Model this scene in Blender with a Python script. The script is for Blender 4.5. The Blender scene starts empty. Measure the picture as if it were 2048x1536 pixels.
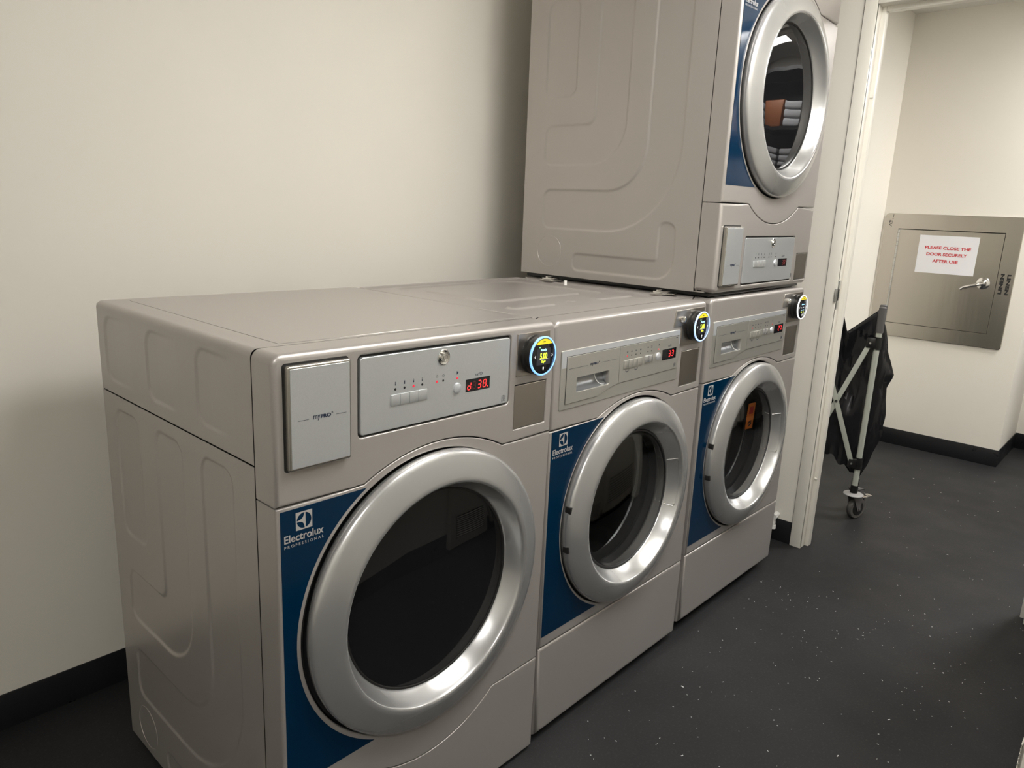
import bpy, bmesh, math, random
import numpy as np
from mathutils import Vector, Matrix
from mathutils.geometry import tessellate_polygon

S = bpy.context.scene
COL = S.collection
PI = math.pi

# ------------------------------------------------------------------ camera
cam_d = bpy.data.cameras.new('camera'); cam = bpy.data.objects.new('camera', cam_d); COL.objects.link(cam)
Rv = Vector((0.67968165, -0.73243036, 0.03973179)); Uv = Vector((0.14664643, 0.18875916, 0.97101226)); Dv = Vector((0.7186986, 0.65415269, -0.23570444))
cam.matrix_world = Matrix(((Rv.x, Uv.x, -Dv.x, -0.5443), (Rv.y, Uv.y, -Dv.y, -1.0107), (Rv.z, Uv.z, -Dv.z, 1.3351), (0, 0, 0, 1)))
cam_d.sensor_width = 36; cam_d.sensor_fit = 'HORIZONTAL'; cam_d.lens = 1461.37 / 2048 * 36
cam_d.clip_start = 0.02
S.camera = cam
# ------------------------------------------------------------------ world and exposure
w = bpy.data.worlds.new('world'); S.world = w; w.use_nodes = True
w.node_tree.nodes['Background'].inputs[0].default_value = (1.0, 0.93, 0.84, 1)
w.node_tree.nodes['Background'].inputs[1].default_value = 0.02
S.view_settings.view_transform = 'Standard'; S.view_settings.look = 'None'
S.view_settings.exposure = 0.08; S.view_settings.gamma = 1.0; S.view_settings.use_curve_mapping = False
LIGHT_MAIN, LIGHT_HALL, LIGHT_NEXT = 17.3, 24.0, 51.0
CEIL = 2.478

# ------------------------------------------------------------------ materials
def mat(name, col, rough=0.5, metal=0.0, noise=None, bump=None, coat=0.0, emit=None, es=1.0, spec=0.5, trans=0.0, ior=1.45, aniso=None, rvar=None, coat_r=0.1):
    m = bpy.data.materials.new(name); m.use_nodes = True
    nt = m.node_tree; b = nt.nodes['Principled BSDF']
    b.inputs['Base Color'].default_value = (*col, 1); b.inputs['Roughness'].default_value = rough
    b.inputs['Metallic'].default_value = metal; b.inputs['Coat Weight'].default_value = coat
    b.inputs['Coat Roughness'].default_value = coat_r
    b.inputs['Specular IOR Level'].default_value = spec
    b.inputs['Transmission Weight'].default_value = trans; b.inputs['IOR'].default_value = ior
    if emit:
        b.inputs['Emission Color'].default_value = (*emit, 1); b.inputs['Emission Strength'].default_value = es
    tc = nt.nodes.new('ShaderNodeTexCoord')
    def nz(scale, detail=3, stretch=None):
        n = nt.nodes.new('ShaderNodeTexNoise'); n.inputs['Scale'].default_value = scale; n.inputs['Detail'].default_value = detail
        if stretch:
            mp = nt.nodes.new('ShaderNodeMapping'); mp.inputs['Scale'].default_value = stretch
            nt.links.new(tc.outputs['Object'], mp.inputs[0]); nt.links.new(mp.outputs[0], n.inputs['Vector'])
        else: nt.links.new(tc.outputs['Object'], n.inputs['Vector'])
        return n
    if noise:
        sc, amt = noise[:2]
        n = nz(sc, 4, noise[2] if len(noise) > 2 else None)
        mr = nt.nodes.new('ShaderNodeMapRange'); mr.inputs[1].default_value = 0.3; mr.inputs[2].default_value = 0.7
        mr.inputs[3].default_value = 1 - amt; mr.inputs[4].default_value = 1 + amt
        nt.links.new(n.outputs[0], mr.inputs[0])
        vm = nt.nodes.new('ShaderNodeVectorMath'); vm.operation = 'SCALE'; vm.inputs[0].default_value = col
        nt.links.new(mr.outputs[0], vm.inputs['Scale']); nt.links.new(vm.outputs[0], b.inputs['Base Color'])
    if rvar:
        n = nz(rvar[0], 5, rvar[2] if len(rvar) > 2 else None)
        mr = nt.nodes.new('ShaderNodeMapRange'); mr.inputs[1].default_value = 0.3; mr.inputs[2].default_value = 0.7
        mr.inputs[3].default_value = rough - rvar[1]; mr.inputs[4].default_value = rough + rvar[1]
        nt.links.new(n.outputs[0], mr.inputs[0]); nt.links.new(mr.outputs[0], b.inputs['Roughness'])
    if bump:
        n = nz(bump[0], 3, bump[2] if len(bump) > 2 else None)
        bp = nt.nodes.new('ShaderNodeBump'); bp.inputs['Strength'].default_value = bump[1]; bp.inputs['Distance'].default_value = 0.002
        nt.links.new(n.outputs[0], bp.inputs['Height']); nt.links.new(bp.outputs[0], b.inputs['Normal'])
    return m

M = {}
M['wall'] = mat('painted_wall', (0.75, 0.72, 0.65), 0.55, bump=(90, 0.06), noise=(0.8, 0.02))
M['wall2'] = mat('painted_wall_cream', (0.82, 0.785, 0.71), 0.55, bump=(90, 0.06), noise=(0.8, 0.02))
M['ceiling'] = mat('ceiling_white', (0.75, 0.73, 0.68), 0.8, bump=(150, 0.2))
M['trim'] = mat('painted_trim', (0.82, 0.79, 0.715), 0.32, bump=(40, 0.03))
M['rubber'] = mat('black_rubber_base', (0.012, 0.012, 0.014), 0.35, rvar=(6, 0.1), bump=(60, 0.05))
# floor: dark rubber with scuffs
def floor_mat():
    m = mat('dark_rubber_floor', (0.03, 0.03, 0.03), 0.56, rvar=(3.5, 0.08), bump=(220, 0.25), spec=0.35)
    nt = m.node_tree; b = nt.nodes['Principled BSDF']; tc = nt.nodes.new('ShaderNodeTexCoord')
    n1 = nt.nodes.new('ShaderNodeTexNoise'); n1.inputs['Scale'].default_value = 2.2; n1.inputs['Detail'].default_value = 6
    n2 = nt.nodes.new('ShaderNodeTexNoise'); n2.inputs['Scale'].default_value = 140; n2.inputs['Detail'].default_value = 3
    nt.links.new(tc.outputs['Object'], n1.inputs['Vector']); nt.links.new(tc.outputs['Object'], n2.inputs['Vector'])
    r1 = nt.nodes.new('ShaderNodeMapRange'); r1.inputs[1].default_value = .35; r1.inputs[2].default_value = .7; r1.inputs[3].default_value = .85; r1.inputs[4].default_value = 1.25
    r2 = nt.nodes.new('ShaderNodeMapRange'); r2.inputs[1].default_value = .55; r2.inputs[2].default_value = .8; r2.inputs[3].default_value = 0; r2.inputs[4].default_value = .9
    nt.links.new(n1.outputs[0], r1.inputs[0]); nt.links.new(n2.outputs[0], r2.inputs[0])
    ad = nt.nodes.new('ShaderNodeMath'); ad.operation = 'ADD'; nt.links.new(r1.outputs[0], ad.inputs[0]); nt.links.new(r2.outputs[0], ad.inputs[1])
    vm = nt.nodes.new('ShaderNodeVectorMath'); vm.operation = 'SCALE'; vm.inputs[0].default_value = (0.018, 0.0178, 0.0188)
    nt.links.new(ad.outputs[0], vm.inputs['Scale']); nt.links.new(vm.outputs[0], b.inputs['Base Color'])
    return m
M['floor'] = floor_mat()
M['body'] = mat('beige_silver_paint', (0.435, 0.407, 0.384), 0.36, 0.45, coat=0.2, coat_r=0.12, noise=(900, 0.03))
M['panel'] = mat('silver_panel', (0.60, 0.62, 0.63), 0.31, 0.62, noise=(700, 0.04), rvar=(12, 0.03))
M['bezel'] = mat('silver_beige_bezel', (0.54, 0.53, 0.49), 0.32, 0.7)
M['bright'] = mat('bright_silver_band', (0.64, 0.66, 0.69), 0.28, 0.5)
M['ring'] = mat('silver_door_ring', (0.53, 0.53, 0.525), 0.27, 0.70, coat=0.25, coat_r=0.08)
M['blue'] = mat('navy_decal', (0.0, 0.018, 0.050), 0.12, spec=0.35)
M['grey_print'] = mat('grey_print', (0.40, 0.385, 0.37), 0.4)
M['ink'] = mat('dark_ink', (0.02, 0.03, 0.06), 0.5)
M['gap'] = mat('seam_black', (0.012, 0.011, 0.010), 0.7)
M['black'] = mat('black_plastic', (0.012, 0.012, 0.012), 0.28)
M['screen'] = mat('screen_glass', (0.012, 0.012, 0.014), 0.06)
M['screenlit'] = mat('screen_panel', (0.02, 0.02, 0.025), 0.1, emit=(0.5, 0.55, 0.7), es=0.025)
M['led_ring'] = mat('light_ring_blue', (0.3, 0.5, 0.8), 0.3, emit=(0.18, 0.47, 1.0), es=1.1)
M['led_ring_pale'] = mat('light_ring_pale', (0.5, 0.6, 0.8), 0.3, emit=(0.40, 0.62, 1.0), es=1.0)
M['led_ring_white'] = mat('light_ring_white', (0.7, 0.7, 0.7), 0.3, emit=(0.8, 0.83, 0.85), es=0.95)
M['yellow'] = mat('yellow_band', (0.75, 0.62, 0.03), 0.3, emit=(0.8, 0.68, 0.02), es=0.35)
M['lit_yellow'] = mat('lit_yellow', (0.6, 0.8, 0.05), 0.4, emit=(0.85, 1.0, 0.05), es=1.4)
M['lit_blue'] = mat('lit_blue_text', (0.3, 0.6, 0.9), 0.4, emit=(0.4, 0.8, 1.0), es=1.2)
M['lit_green'] = mat('lit_green', (0.2, 0.8, 0.3), 0.4, emit=(0.25, 1.0, 0.35), es=1.0)
M['lit_white'] = mat('lit_white', (0.7, 0.7, 0.7), 0.4, emit=(0.8, 0.8, 0.8), es=0.8)
M['lamp_red'] = mat('lamp_red', (0.5, 0.01, 0.03), 0.3, emit=(1.0, 0.02, 0.06), es=0.55)
M['lit_red'] = mat('lit_red', (0.8, 0.02, 0.02), 0.4, emit=(1.0, 0.03, 0.03), es=2.2)
M['dim_red'] = mat('dim_red', (0.08, 0.02, 0.02), 0.4, emit=(1.0, 0.1, 0.08), es=0.03)
M['chrome'] = mat('chrome', (0.75, 0.74, 0.72), 0.12, 1.0)
M['galv'] = mat('galvanised_steel', (0.62, 0.62, 0.60), 0.3, 0.9)
M['plate'] = mat('brushed_cover_plate', (0.50, 0.465, 0.425), 0.30, 1.0, bump=(60, 0.08, (1, 1, 25)))
M['steel'] = mat('brushed_stainless', (0.52, 0.49, 0.44), 0.25, 1.0, bump=(9, 0.55, (1, 1, .10)))
M['steel_trim'] = mat('satin_steel_trim', (0.46, 0.44, 0.40), 0.25, 0.9)
M['bin'] = mat('dull_orange_bin', (0.22, 0.07, 0.02), 0.5)
M['towel'] = mat('grey_white_towel', (0.34, 0.34, 0.35), 0.9, bump=(60, 0.5))
M['handle'] = mat('satin_grey_handle', (0.36, 0.37, 0.38), 0.3, 0.8)
M['gasket'] = mat('grey_gasket', (0.035, 0.035, 0.036), 0.4)
M['drum'] = mat('drum_steel', (0.16, 0.16, 0.16), 0.32, 1.0)
M['dark_in'] = mat('dark_interior', (0.015, 0.015, 0.015), 0.5)
M['dryer_glass'] = mat('dark_tinted_glass', (0.02, 0.02, 0.022), 0.015, trans=0.6, ior=1.5, spec=0.5)
M['dryer_glass_up'] = mat('smoked_glass', (0.02, 0.02, 0.022), 0.01, trans=0.6, ior=1.4, spec=0.35)
M['wash_glass'] = mat('washer_bowl_glass', (0.62, 0.63, 0.63), 0.012, trans=1.0, ior=1.45)
M['orange'] = mat('orange_tag', (0.95, 0.24, 0.03), 0.45, emit=(0.8, 0.14, 0.01), es=0.0)
M['paper'] = mat('white_paper', (0.82, 0.82, 0.85), 0.6)
M['red_ink'] = mat('red_ink', (0.60, 0.03, 0.04), 0.5)
M['black_ink'] = mat('black_ink', (0.012, 0.012, 0.012), 0.5)
M['pole'] = mat('grey_green_tube', (0.42, 0.44, 0.39), 0.3, coat=0.3)
M['cap_grey'] = mat('dark_grey_vinyl', (0.10, 0.095, 0.095), 0.45)
M['vinyl'] = mat('black_vinyl', (0.010, 0.010, 0.012), 0.22, bump=(11, 0.9), rvar=(9, 0.06))
M['wheel'] = mat('grey_wheel_rubber', (0.09, 0.085, 0.08), 0.45)
M['lgrey'] = mat('light_grey_plastic', (0.33, 0.325, 0.32), 0.4)
M['white'] = mat('white_plastic', (0.8, 0.79, 0.76), 0.35)
M['white_unit'] = mat('warm_white_enamel', (0.72, 0.68, 0.60), 0.4)
M['lint'] = mat('white_lint', (0.7, 0.7, 0.68), 0.8)
def lamp_mat(name, strength, col=(1.0, 0.985, 0.96)):
    m = mat(name, (0.9, 0.9, 0.9), 0.5, emit=col, es=strength); return m

# ------------------------------------------------------------------ helpers
def link(name, me, m, parent=None, loc=(0, 0, 0), rot=(0, 0, 0)):
    o = bpy.data.objects.new(name, me); COL.objects.link(o)
    if m is not None and not me.materials: me.materials.append(m)
    o.location = loc; o.rotation_euler = rot
    if parent: o.parent = parent
    return o
def thing(name, label, cat, loc=(0, 0, 0), rot=(0, 0, 0), group=None):
    o = bpy.data.objects.new(name, None); COL.objects.link(o); o.location = loc; o.rotation_euler = rot
    o['label'] = label; o['category'] = cat
    if group: o['group'] = group
    return o
def tag(o, label, cat, group=None):
    o['label'] = label; o['category'] = cat
    if group: o['group'] = group
    return o
def smooth(me, ang=40):
    me.shade_smooth()
    me.set_sharp_from_angle(angle=math.radians(ang))
def bmfin(bm, name, ang=40, sm=True):
    bmesh.ops.recalc_face_normals(bm, faces=bm.faces)
    me = bpy.data.meshes.new(name); bm.to_mesh(me); bm.free()
    if sm: smooth(me, ang)
    return me
def add_box(bm, x0, x1, y0, y1, z0, z1, bev=0.0, seg=2, mtx=None):
    b2 = bmesh.new()
    bmesh.ops.create_cube(b2, size=1)
    for v in b2.verts: v.co = Vector(((x0 + x1) / 2 + v.co.x * (x1 - x0), (y0 + y1) / 2 + v.co.y * (y1 - y0), (z0 + z1) / 2 + v.co.z * (z1 - z0)))
    if bev > 0: bmesh.ops.bevel(b2, geom=b2.edges[:], offset=bev, segments=seg, profile=0.5, affect='EDGES')
    merge(bm, b2, mtx)
def merge(bm, b2, mtx=None):
    mp = {}
    for v in b2.verts: mp[v] = bm.verts.new(mtx @ v.co if mtx else v.co)
    for f in b2.faces:
        try: bm.faces.new([mp[v] for v in f.verts])
        except ValueError: pass
    b2.free()
def box(name, x0, x1, y0, y1, z0, z1, m, parent=None, bev=0.0, seg=2):
    bm = bmesh.new(); add_box(bm, x0, x1, y0, y1, z0, z1, bev, seg)
    return link(name, bmfin(bm, name), m, parent)
def add_tube(bm, pts, r, n=14, cap=True):
    pts = [Vector(p) for p in pts]; rs = r if isinstance(r, (list, tuple)) else [r] * len(pts)
    rings = []; up = None
    for i, p in enumerate(pts):
        t = ((pts[i + 1] if i < len(pts) - 1 else p) - (pts[i - 1] if i else p)).normalized()
        if up is None:
            up = t.orthogonal().normalized()
        else:
            up = (up - t * up.dot(t)).normalized()
        s = t.cross(up)
        rings.append([bm.verts.new(p + (up * math.cos(2 * PI * k / n) + s * math.sin(2 * PI * k / n)) * rs[i]) for k in range(n)])
    for a, b in zip(rings[:-1], rings[1:]):
        for k in range(n): bm.faces.new((a[k], a[(k + 1) % n], b[(k + 1) % n], b[k]))
    if cap: bm.faces.new(rings[0][::-1]); bm.faces.new(rings[-1])
def tube(name, pts, r, m, parent=None, n=14):
    bm = bmesh.new(); add_tube(bm, pts, r, n); return link(name, bmfin(bm, name), m, parent)
def add_lathe(bm, prof, cx=0, cz=0, n=96, closed=False, cap0=False, cap1=False):
    """profile of (r, y) turned about the y axis through (cx, cz)"""
    rings = []
    for r, y in prof:
        rings.append([bm.verts.new((cx + r * math.cos(2 * PI * k / n), y, cz + r * math.sin(2 * PI * k / n))) for k in range(n)])
    prs = list(zip(rings[:-1], rings[1:])) + ([(rings[-1], rings[0])] if closed else [])
    for a, b in prs:
        for k in range(n): bm.faces.new((a[k], a[(k + 1) % n], b[(k + 1) % n], b[k]))
    if cap0: bm.faces.new(rings[0])
    if cap1: bm.faces.new(rings[-1][::-1])
def lathe(name, prof, cx, cz, m, parent, n=96, ang=40, **k):
    bm = bmesh.new(); add_lathe(bm, prof, cx, cz, n, **k); return link(name, bmfin(bm, name, ang), m, parent)

def rrect(x0, x1, z0, z1, r, seg=6, er=None):
    pts = []
    for cx, cz, a0 in ((x1 - r, z1 - r, 0), (x0 + r, z1 - r, 90), (x0 + r, z0 + r, 180), (x1 - r, z0 + r, 270)):
        for k in range(seg + 1):
            a = math.radians(a0 + 90 * k / seg); pts.append((cx + r * math.cos(a), cz + r * math.sin(a)))
    return pts
def circ(cx, cz, r, n=72):
    return [(cx + r * math.cos(2 * PI * k / n), cz + r * math.sin(2 * PI * k / n)) for k in range(n)]
def area2(p): return sum(p[i][0] * p[(i + 1) % len(p)][1] - p[(i + 1) % len(p)][0] * p[i][1] for i in range(len(p)))
def plate(name, outer, yf, yb, m, parent=None, r=0.002, holes=(), seg=4, back=False, hr=None, hdepth=None):
    """A plate in the x-z plane: front at y=yf, back edge at y=yb, rounded rim; outer points may carry their own rim radius."""
    bm = bmesh.new()
    loops = [(list(outer), 1)] + [(list(h), -1) for h in holes]
    front = []
    for li, (L, sgn) in enumerate(loops):
        a = area2(L)
        if (a < 0): L = L[::-1]
        n = len(L)
        R = [(p[2] if len(p) > 2 else (r if li == 0 else (hr if hr is not None else r))) for p in L]
        mit = []
        for i in range(n):
            p0, p1, p2 = L[i - 1], L[i], L[(i + 1) % n]
            e1 = Vector((p1[0] - p0[0], p1[1] - p0[1])).normalized(); e2 = Vector((p2[0] - p1[0], p2[1] - p1[1])).normalized()
            n1 = Vector((-e1.y, e1.x)); n2 = Vector((-e2.y, e2.x))   # inward for CCW
            k = n1 + n2; d = 1 + n1.dot(n2)
            mit.append(k / max(d, 0.25) * sgn)
        rings = []
        ybk = yb if (li == 0 or hdepth is None) else hdepth
        rings.append([bm.verts.new((L[i][0], ybk, L[i][1])) for i in range(n)])
        for s in range(seg + 1):
            t = (PI / 2) * s / seg
            rings.append([bm.verts.new((L[i][0] + mit[i].x * R[i] * (1 - math.cos(t)), yf + R[i] * (1 - math.sin(t)), L[i][1] + mit[i].y * R[i] * (1 - math.cos(t)))) for i in range(n)])
        for A, B in zip(rings[:-1], rings[1:]):
            for i in range(n): bm.faces.new((A[i], A[(i + 1) % n], B[(i + 1) % n], B[i]))
        front.append(rings[-1])
        if back and li == 0 and not holes: bm.faces.new(rings[0])
    polys = [[Vector((v.co.x, v.co.z, 0)) for v in F] for F in front]
    flat = [v for F in front for v in F]
    for tri in tessellate_polygon(polys):
        try: bm.faces.new([flat[i] for i in tri])
        except ValueError: pass
    me = bpy.data.meshes.new(name)
    bm.normal_update()
    bmesh.ops.recalc_face_normals(bm, faces=bm.faces)
    if sum(f.normal.y * f.calc_area() for f in bm.faces if abs(f.normal.y) > 0.9) > 0 and not back:
        bmesh.ops.reverse_faces(bm, faces=bm.faces)
    bm.to_mesh(me); bm.free()
    me.shade_smooth(); me.set_sharp_from_angle(angle=math.radians(50))
    o = link(name, me, m, parent)
    wn = o.modifiers.new('weighted', 'WEIGHTED_NORMAL'); wn.keep_sharp = True; wn.weight = 80
    return o
def flatpoly(bm, pts, y, thick=0.0003):
    """thin raised print"""
    n = len(pts)
    f = [bm.verts.new((p[0], y - thick, p[1])) for p in pts]; b = [bm.verts.new((p[0], y, p[1])) for p in pts]
    for i in range(n): bm.faces.new((f[i], f[(i + 1) % n], b[(i + 1) % n], b[i]))
    for tri in tessellate_polygon([[Vector((p[0], p[1], 0)) for p in pts]]):
        try: bm.faces.new([f[i] for i in tri])
        except ValueError: pass
def printmesh(name, polys, y, m, parent, thick=0.0003):
    bm = bmesh.new()
    for p in polys: flatpoly(bm, p, y, thick)
    return link(name, bmfin(bm, name, sm=False), m, parent)
def prints(name, groups, y, m, parent, thick=0.0003):
    for g in groups: printmesh(name, g, y, m, parent, thick)
def seg_line(p, q, w):
    d = Vector((q[0] - p[0], q[1] - p[1])).normalized(); n = Vector((-d.y, d.x)) * w / 2
    return [(p[0] + n.x, p[1] + n.y), (p[0] - n.x, p[1] - n.y), (q[0] - n.x, q[1] - n.y), (q[0] + n.x, q[1] + n.y)]
def textmesh(body, size, bold=0.0, space=1.0, align='LEFT', ext=0.0002):
    c = bpy.data.curves.new('lettering', 'FONT'); c.body = body; c.size = size; c.offset = bold; c.space_character = space
    c.align_x = align; c.align_y = 'BOTTOM_BASELINE'; c.extrude = ext; c.resolution_u = 3
    o = bpy.data.objects.new('tmp', c); COL.objects.link(o)
    dg = bpy.context.evaluated_depsgraph_get(); dg.update()
    me = bpy.data.meshes.new_from_object(o.evaluated_get(dg))
    bpy.data.objects.remove(o); bpy.data.curves.remove(c)
    return me
def text(name, body, x, z, y, width, m, parent, bold=0.0, space=1.0, height=None, italic=0.0):
    """text facing -y, left end at x, baseline z, fitted to width and cap height"""
    me = textmesh(body, 1.0, bold, space, ext=0.01)
    co = np.empty(len(me.vertices) * 3); me.vertices.foreach_get('co', co); co = co.reshape(-1, 3)
    x0, x1 = co[:, 0].min(), co[:, 0].max(); h = co[:, 1].max() - 0
    s = width / (x1 - x0); sz = (height / h) if height else s
    out = np.empty_like(co); out[:, 0] = x + (co[:, 0] - x0) * s + co[:, 1] * sz * italic
    out[:, 2] = z + co[:, 1] * sz; out[:, 1] = y - (co[:, 2] + 0.01) * 0.02
    me.vertices.foreach_set('co', out.ravel()); me.update()
    return link(name, me, m, parent)
SEGS = {'0': 'abcdef', '1': 'bc', '2': 'abged', '3': 'abgcd', '7': 'abc', '8': 'abcdefg', 'd': 'bcdeg', '5': 'afgcd'}
def digit_polys(ch, x, z, w, h, t, sl=0.12):
    P = {'a': ((0, 1), (1, 1)), 'b': ((1, 1), (1, .5)), 'c': ((1, .5), (1, 0)), 'd': ((0, 0), (1, 0)), 'e': ((0, 0), (0, .5)), 'f': ((0, .5), (0, 1)), 'g': ((0, .5), (1, .5))}
    out = []
    for s in SEGS.get(ch, ''):
        a, b = P[s]
        f = lambda q: (x + q[0] * w + q[1] * h * sl, z + q[1] * h)
        A, B = Vector(f(a)), Vector(f(b)); d = (B - A).normalized() * t * 0.7
        out.append(seg_line(A + d, B - d, t))
    return out

# ------------------------------------------------------------------ embossed sheet metal
def sd_poly(X, Y, pts):
    """signed distance to a polygon on a grid (negative inside)"""
    d2 = np.full(X.shape, 1e9); inside = np.zeros(X.shape, bool); n = len(pts)
    for i in range(n):
        ax, ay = pts[i]; bx, by = pts[(i + 1) % n]
        ex, ey = bx - ax, by - ay; wx, wy = X - ax, Y - ay
        t = np.clip((wx * ex + wy * ey) / (ex * ex + ey * ey + 1e-12), 0, 1)
        d2 = np.minimum(d2, (wx - ex * t) ** 2 + (wy - ey * t) ** 2)
        c = ((ay > Y) != (by > Y)) & (X < ex * (Y - ay) / (by - ay + 1e-12) + ax)
        inside ^= c
    d = np.sqrt(d2); return np.where(inside, -d, d)
def roundpoly(pts, seg=10):
    """pts of (x, y, r) -> polygon with filleted corners"""
    out = []; n = len(pts)
    for i in range(n):
        p0 = Vector(pts[i - 1][:2]); p1 = Vector(pts[i][:2]); p2 = Vector(pts[(i + 1) % n][:2]); r = pts[i][2]
        if r <= 0: out.append(tuple(p1)); continue
        a = (p0 - p1).normalized(); b = (p2 - p1).normalized(); th = a.angle(b); L = r / math.tan(th / 2)
        c = p1 + (a + b).normalized() * (r / math.sin(th / 2)); s = p1 + a * L - c; e = p1 + b * L - c
        a0 = math.atan2(s.y, s.x); a1 = math.atan2(e.y, e.x); da = (a1 - a0 + PI) % (2 * PI) - PI
        for k in range(seg + 1): out.append((c.x + r * math.cos(a0 + da * k / seg), c.y + r * math.sin(a0 + da * k / seg)))
    return out
def step(d, w): t = np.clip(0.5 - d / w, 0, 1); return t * t * (3 - 2 * t)
EMB_SIDE = [
    roundpoly([(.5485, .868, .032), (.674, .868, .032), (.674, .578, .03), (.5485, .578, .03)]),
    roundpoly([(.345, .868, .03), (.465, .868, .03), (.466, .4885, .03), (.667, .4885, .028), (.667, .365, .028), (.345, .365, .13)]),
    roundpoly([(.145, .868, .03), (.263, .868, .03), (.263, .284, .14), (.663, .284, .028), (.663, .158, .028), (.145, .158, .26)]),
    roundpoly([(.142, .195, .03), (.2, .195, .022), (.2, .079, .012), (.525, .079, .02), (.525, .025, .022), (.142, .025, .06)]),
]
def side_h(Y, Z):
    h = np.zeros(Y.shape)
    for p in EMB_SIDE: h = np.maximum(h, step(sd_poly(Y, Z, p), 0.0065))
    h *= 0.0030
    return h
def cap_side_h(Y, Z):
    h = np.zeros(Y.shape)
    for a, b in ((.700, .555), (.4815, .335), (.2640, .118)):
        p = roundpoly([(b, 1.0685, .02), (a, 1.0685, .032), (a, .930, .032), (b, .930, .02)])
        h = np.maximum(h, step(sd_poly(Y, Z, p), 0.006) * np.clip((Y - b - .005) / (a - b) * 1.6, 0, 1))
    return h * 0.003
def grid_mesh(name, co, nu, nv, m, parent):
    me = bpy.data.meshes.new(name)
    idx = np.arange(nu * nv).reshape(nu, nv)
    f = np.stack([idx[:-1, :-1], idx[1:, :-1], idx[1:, 1:], idx[:-1, 1:]], -1).reshape(-1, 4)
    me.vertices.add(len(co)); me.vertices.foreach_set('co', co.astype(np.float32).ravel())
    me.loops.add(f.size); me.loops.foreach_set('vertex_index', f.ravel().astype(np.int32))
    me.polygons.add(len(f)); me.polygons.foreach_set('loop_start', np.arange(0, f.size, 4, dtype=np.int32))
    me.update(calc_edges=True); me.validate()
    me.shade_smooth()
    return link(name, me, m, parent)

W, H, HW = 0.686, 1.096, 0.343
WCX = .008   # washer doors sit a little right of centre
DCX, DCZ = 0.343, 0.577

def knock(side):
    bm = bmesh.new(); n = 48
    add_tube(bm, [(-HW, .628 + .052 * math.cos(2 * PI * k / n), .082 + .052 * math.sin(2 * PI * k / n)) for k in range(n + 1)], .0008, 6)
    link('knockout_outline', bmfin(bm, 'knockout_outline'), M['body'], side)
    return side
def side_sheet(root, z0, z1, fine, yb):
    st = 0.003 if fine else 0.05
    ys = np.linspace(.0645, yb, int((yb - .0645) / st) + 2); zs = np.linspace(z0, z1, int((z1 - z0) / st) + 2)
    Y, Z = np.meshgrid(ys, zs, indexing='ij')
    X = side_h(Y, Z) if fine else np.zeros(Y.shape)
    co = np.stack([X - HW, Y, Z], -1).reshape(-1, 3)
    return grid_mesh('side_panel', co, len(ys), len(zs), M['body'], root) if not fine else knock(grid_mesh('side_panel', co, len(ys), len(zs), M['body'], root))
def top_cap(root, z0, H_, kind, fine, yb):
    """one folded sheet: left side, rounded edge, top, rounded edge, right side"""
    prof = []
    st = 0.003 if fine else 0.05
    for z in np.linspace(z0, H_ - .014, max(2, int((H_ - .014 - z0) / st))): prof.append((0, z, 's'))
    for k in range(1, 7): a = PI / 2 * k / 7; prof.append((.014 - .014 * math.cos(a), H_ - .014 + .014 * math.sin(a), 'e'))
    stx = 0.004 if (fine and kind == 'washer') else 0.05
    for x in np.linspace(.014, W - .014, int((W - .028) / stx)): prof.append((x, H_, 't'))
    for k in range(1, 7): a = PI / 2 * k / 7; prof.append((W - .014 + .014 * math.sin(a), H_ - .014 + .014 * math.cos(a), 'e'))
    prof.append((W, H_ - .014, 'r')); prof.append((W, z0, 'r'))
    ys = np.linspace(.0645, yb, int((yb - .0645) / (0.003 if fine else .05)) + 2)
    co = np.zeros((len(ys), len(prof), 3))
    px = np.array([p[0] for p in prof]); pz = np.array([p[1] for p in prof]); typ = np.array([p[2] for p in prof])
    co[:, :, 0] = px[None] - HW; co[:, :, 1] = ys[:, None]; co[:, :, 2] = pz[None]
    if fine and kind == 'dryer':
        s = typ == 's'; Y, Z = np.meshgrid(ys, pz[s], indexing='ij'); co[:, s, 0] += cap_side_h(Y, Z)
    if fine and kind == 'washer':
        t = typ == 't'; Y, X = np.meshgrid(ys, px[t], indexing='ij')
        h = -0.0045 * step(sd_poly(X, Y, roundpoly([(.0, .150, .0), (W, .150, .0), (W, .72, .0), (.0, .72, .0)])), .0035)
        band = np.minimum(step(sd_poly(X, Y, roundpoly([(.095, .295, .05), (.60, .295, .05), (.60, .70, .05), (.095, .70, .05)])), .012),
                          1 - step(sd_poly(X, Y, roundpoly([(.15, .345, .03), (.545, .345, .03), (.545, .635, .03), (.15, .635, .03)])), .012))
        h -= 0.005 * band
        for a, b in ((.08, .245), (.435, .60)):
            h += 0.004 * step(sd_poly(X, Y, roundpoly([(a, .197, .019), (b, .197, .019), (b, .236, .019), (a, .236, .019)])), .007)
        h += 0.003 * step(np.hypot(X - .34, Y - .225) - .012, .008)
        co[:, t, 2] += h
    return grid_mesh('top_cover', co.reshape(-1, 3), len(ys), len(prof), M['body'], root)

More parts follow.
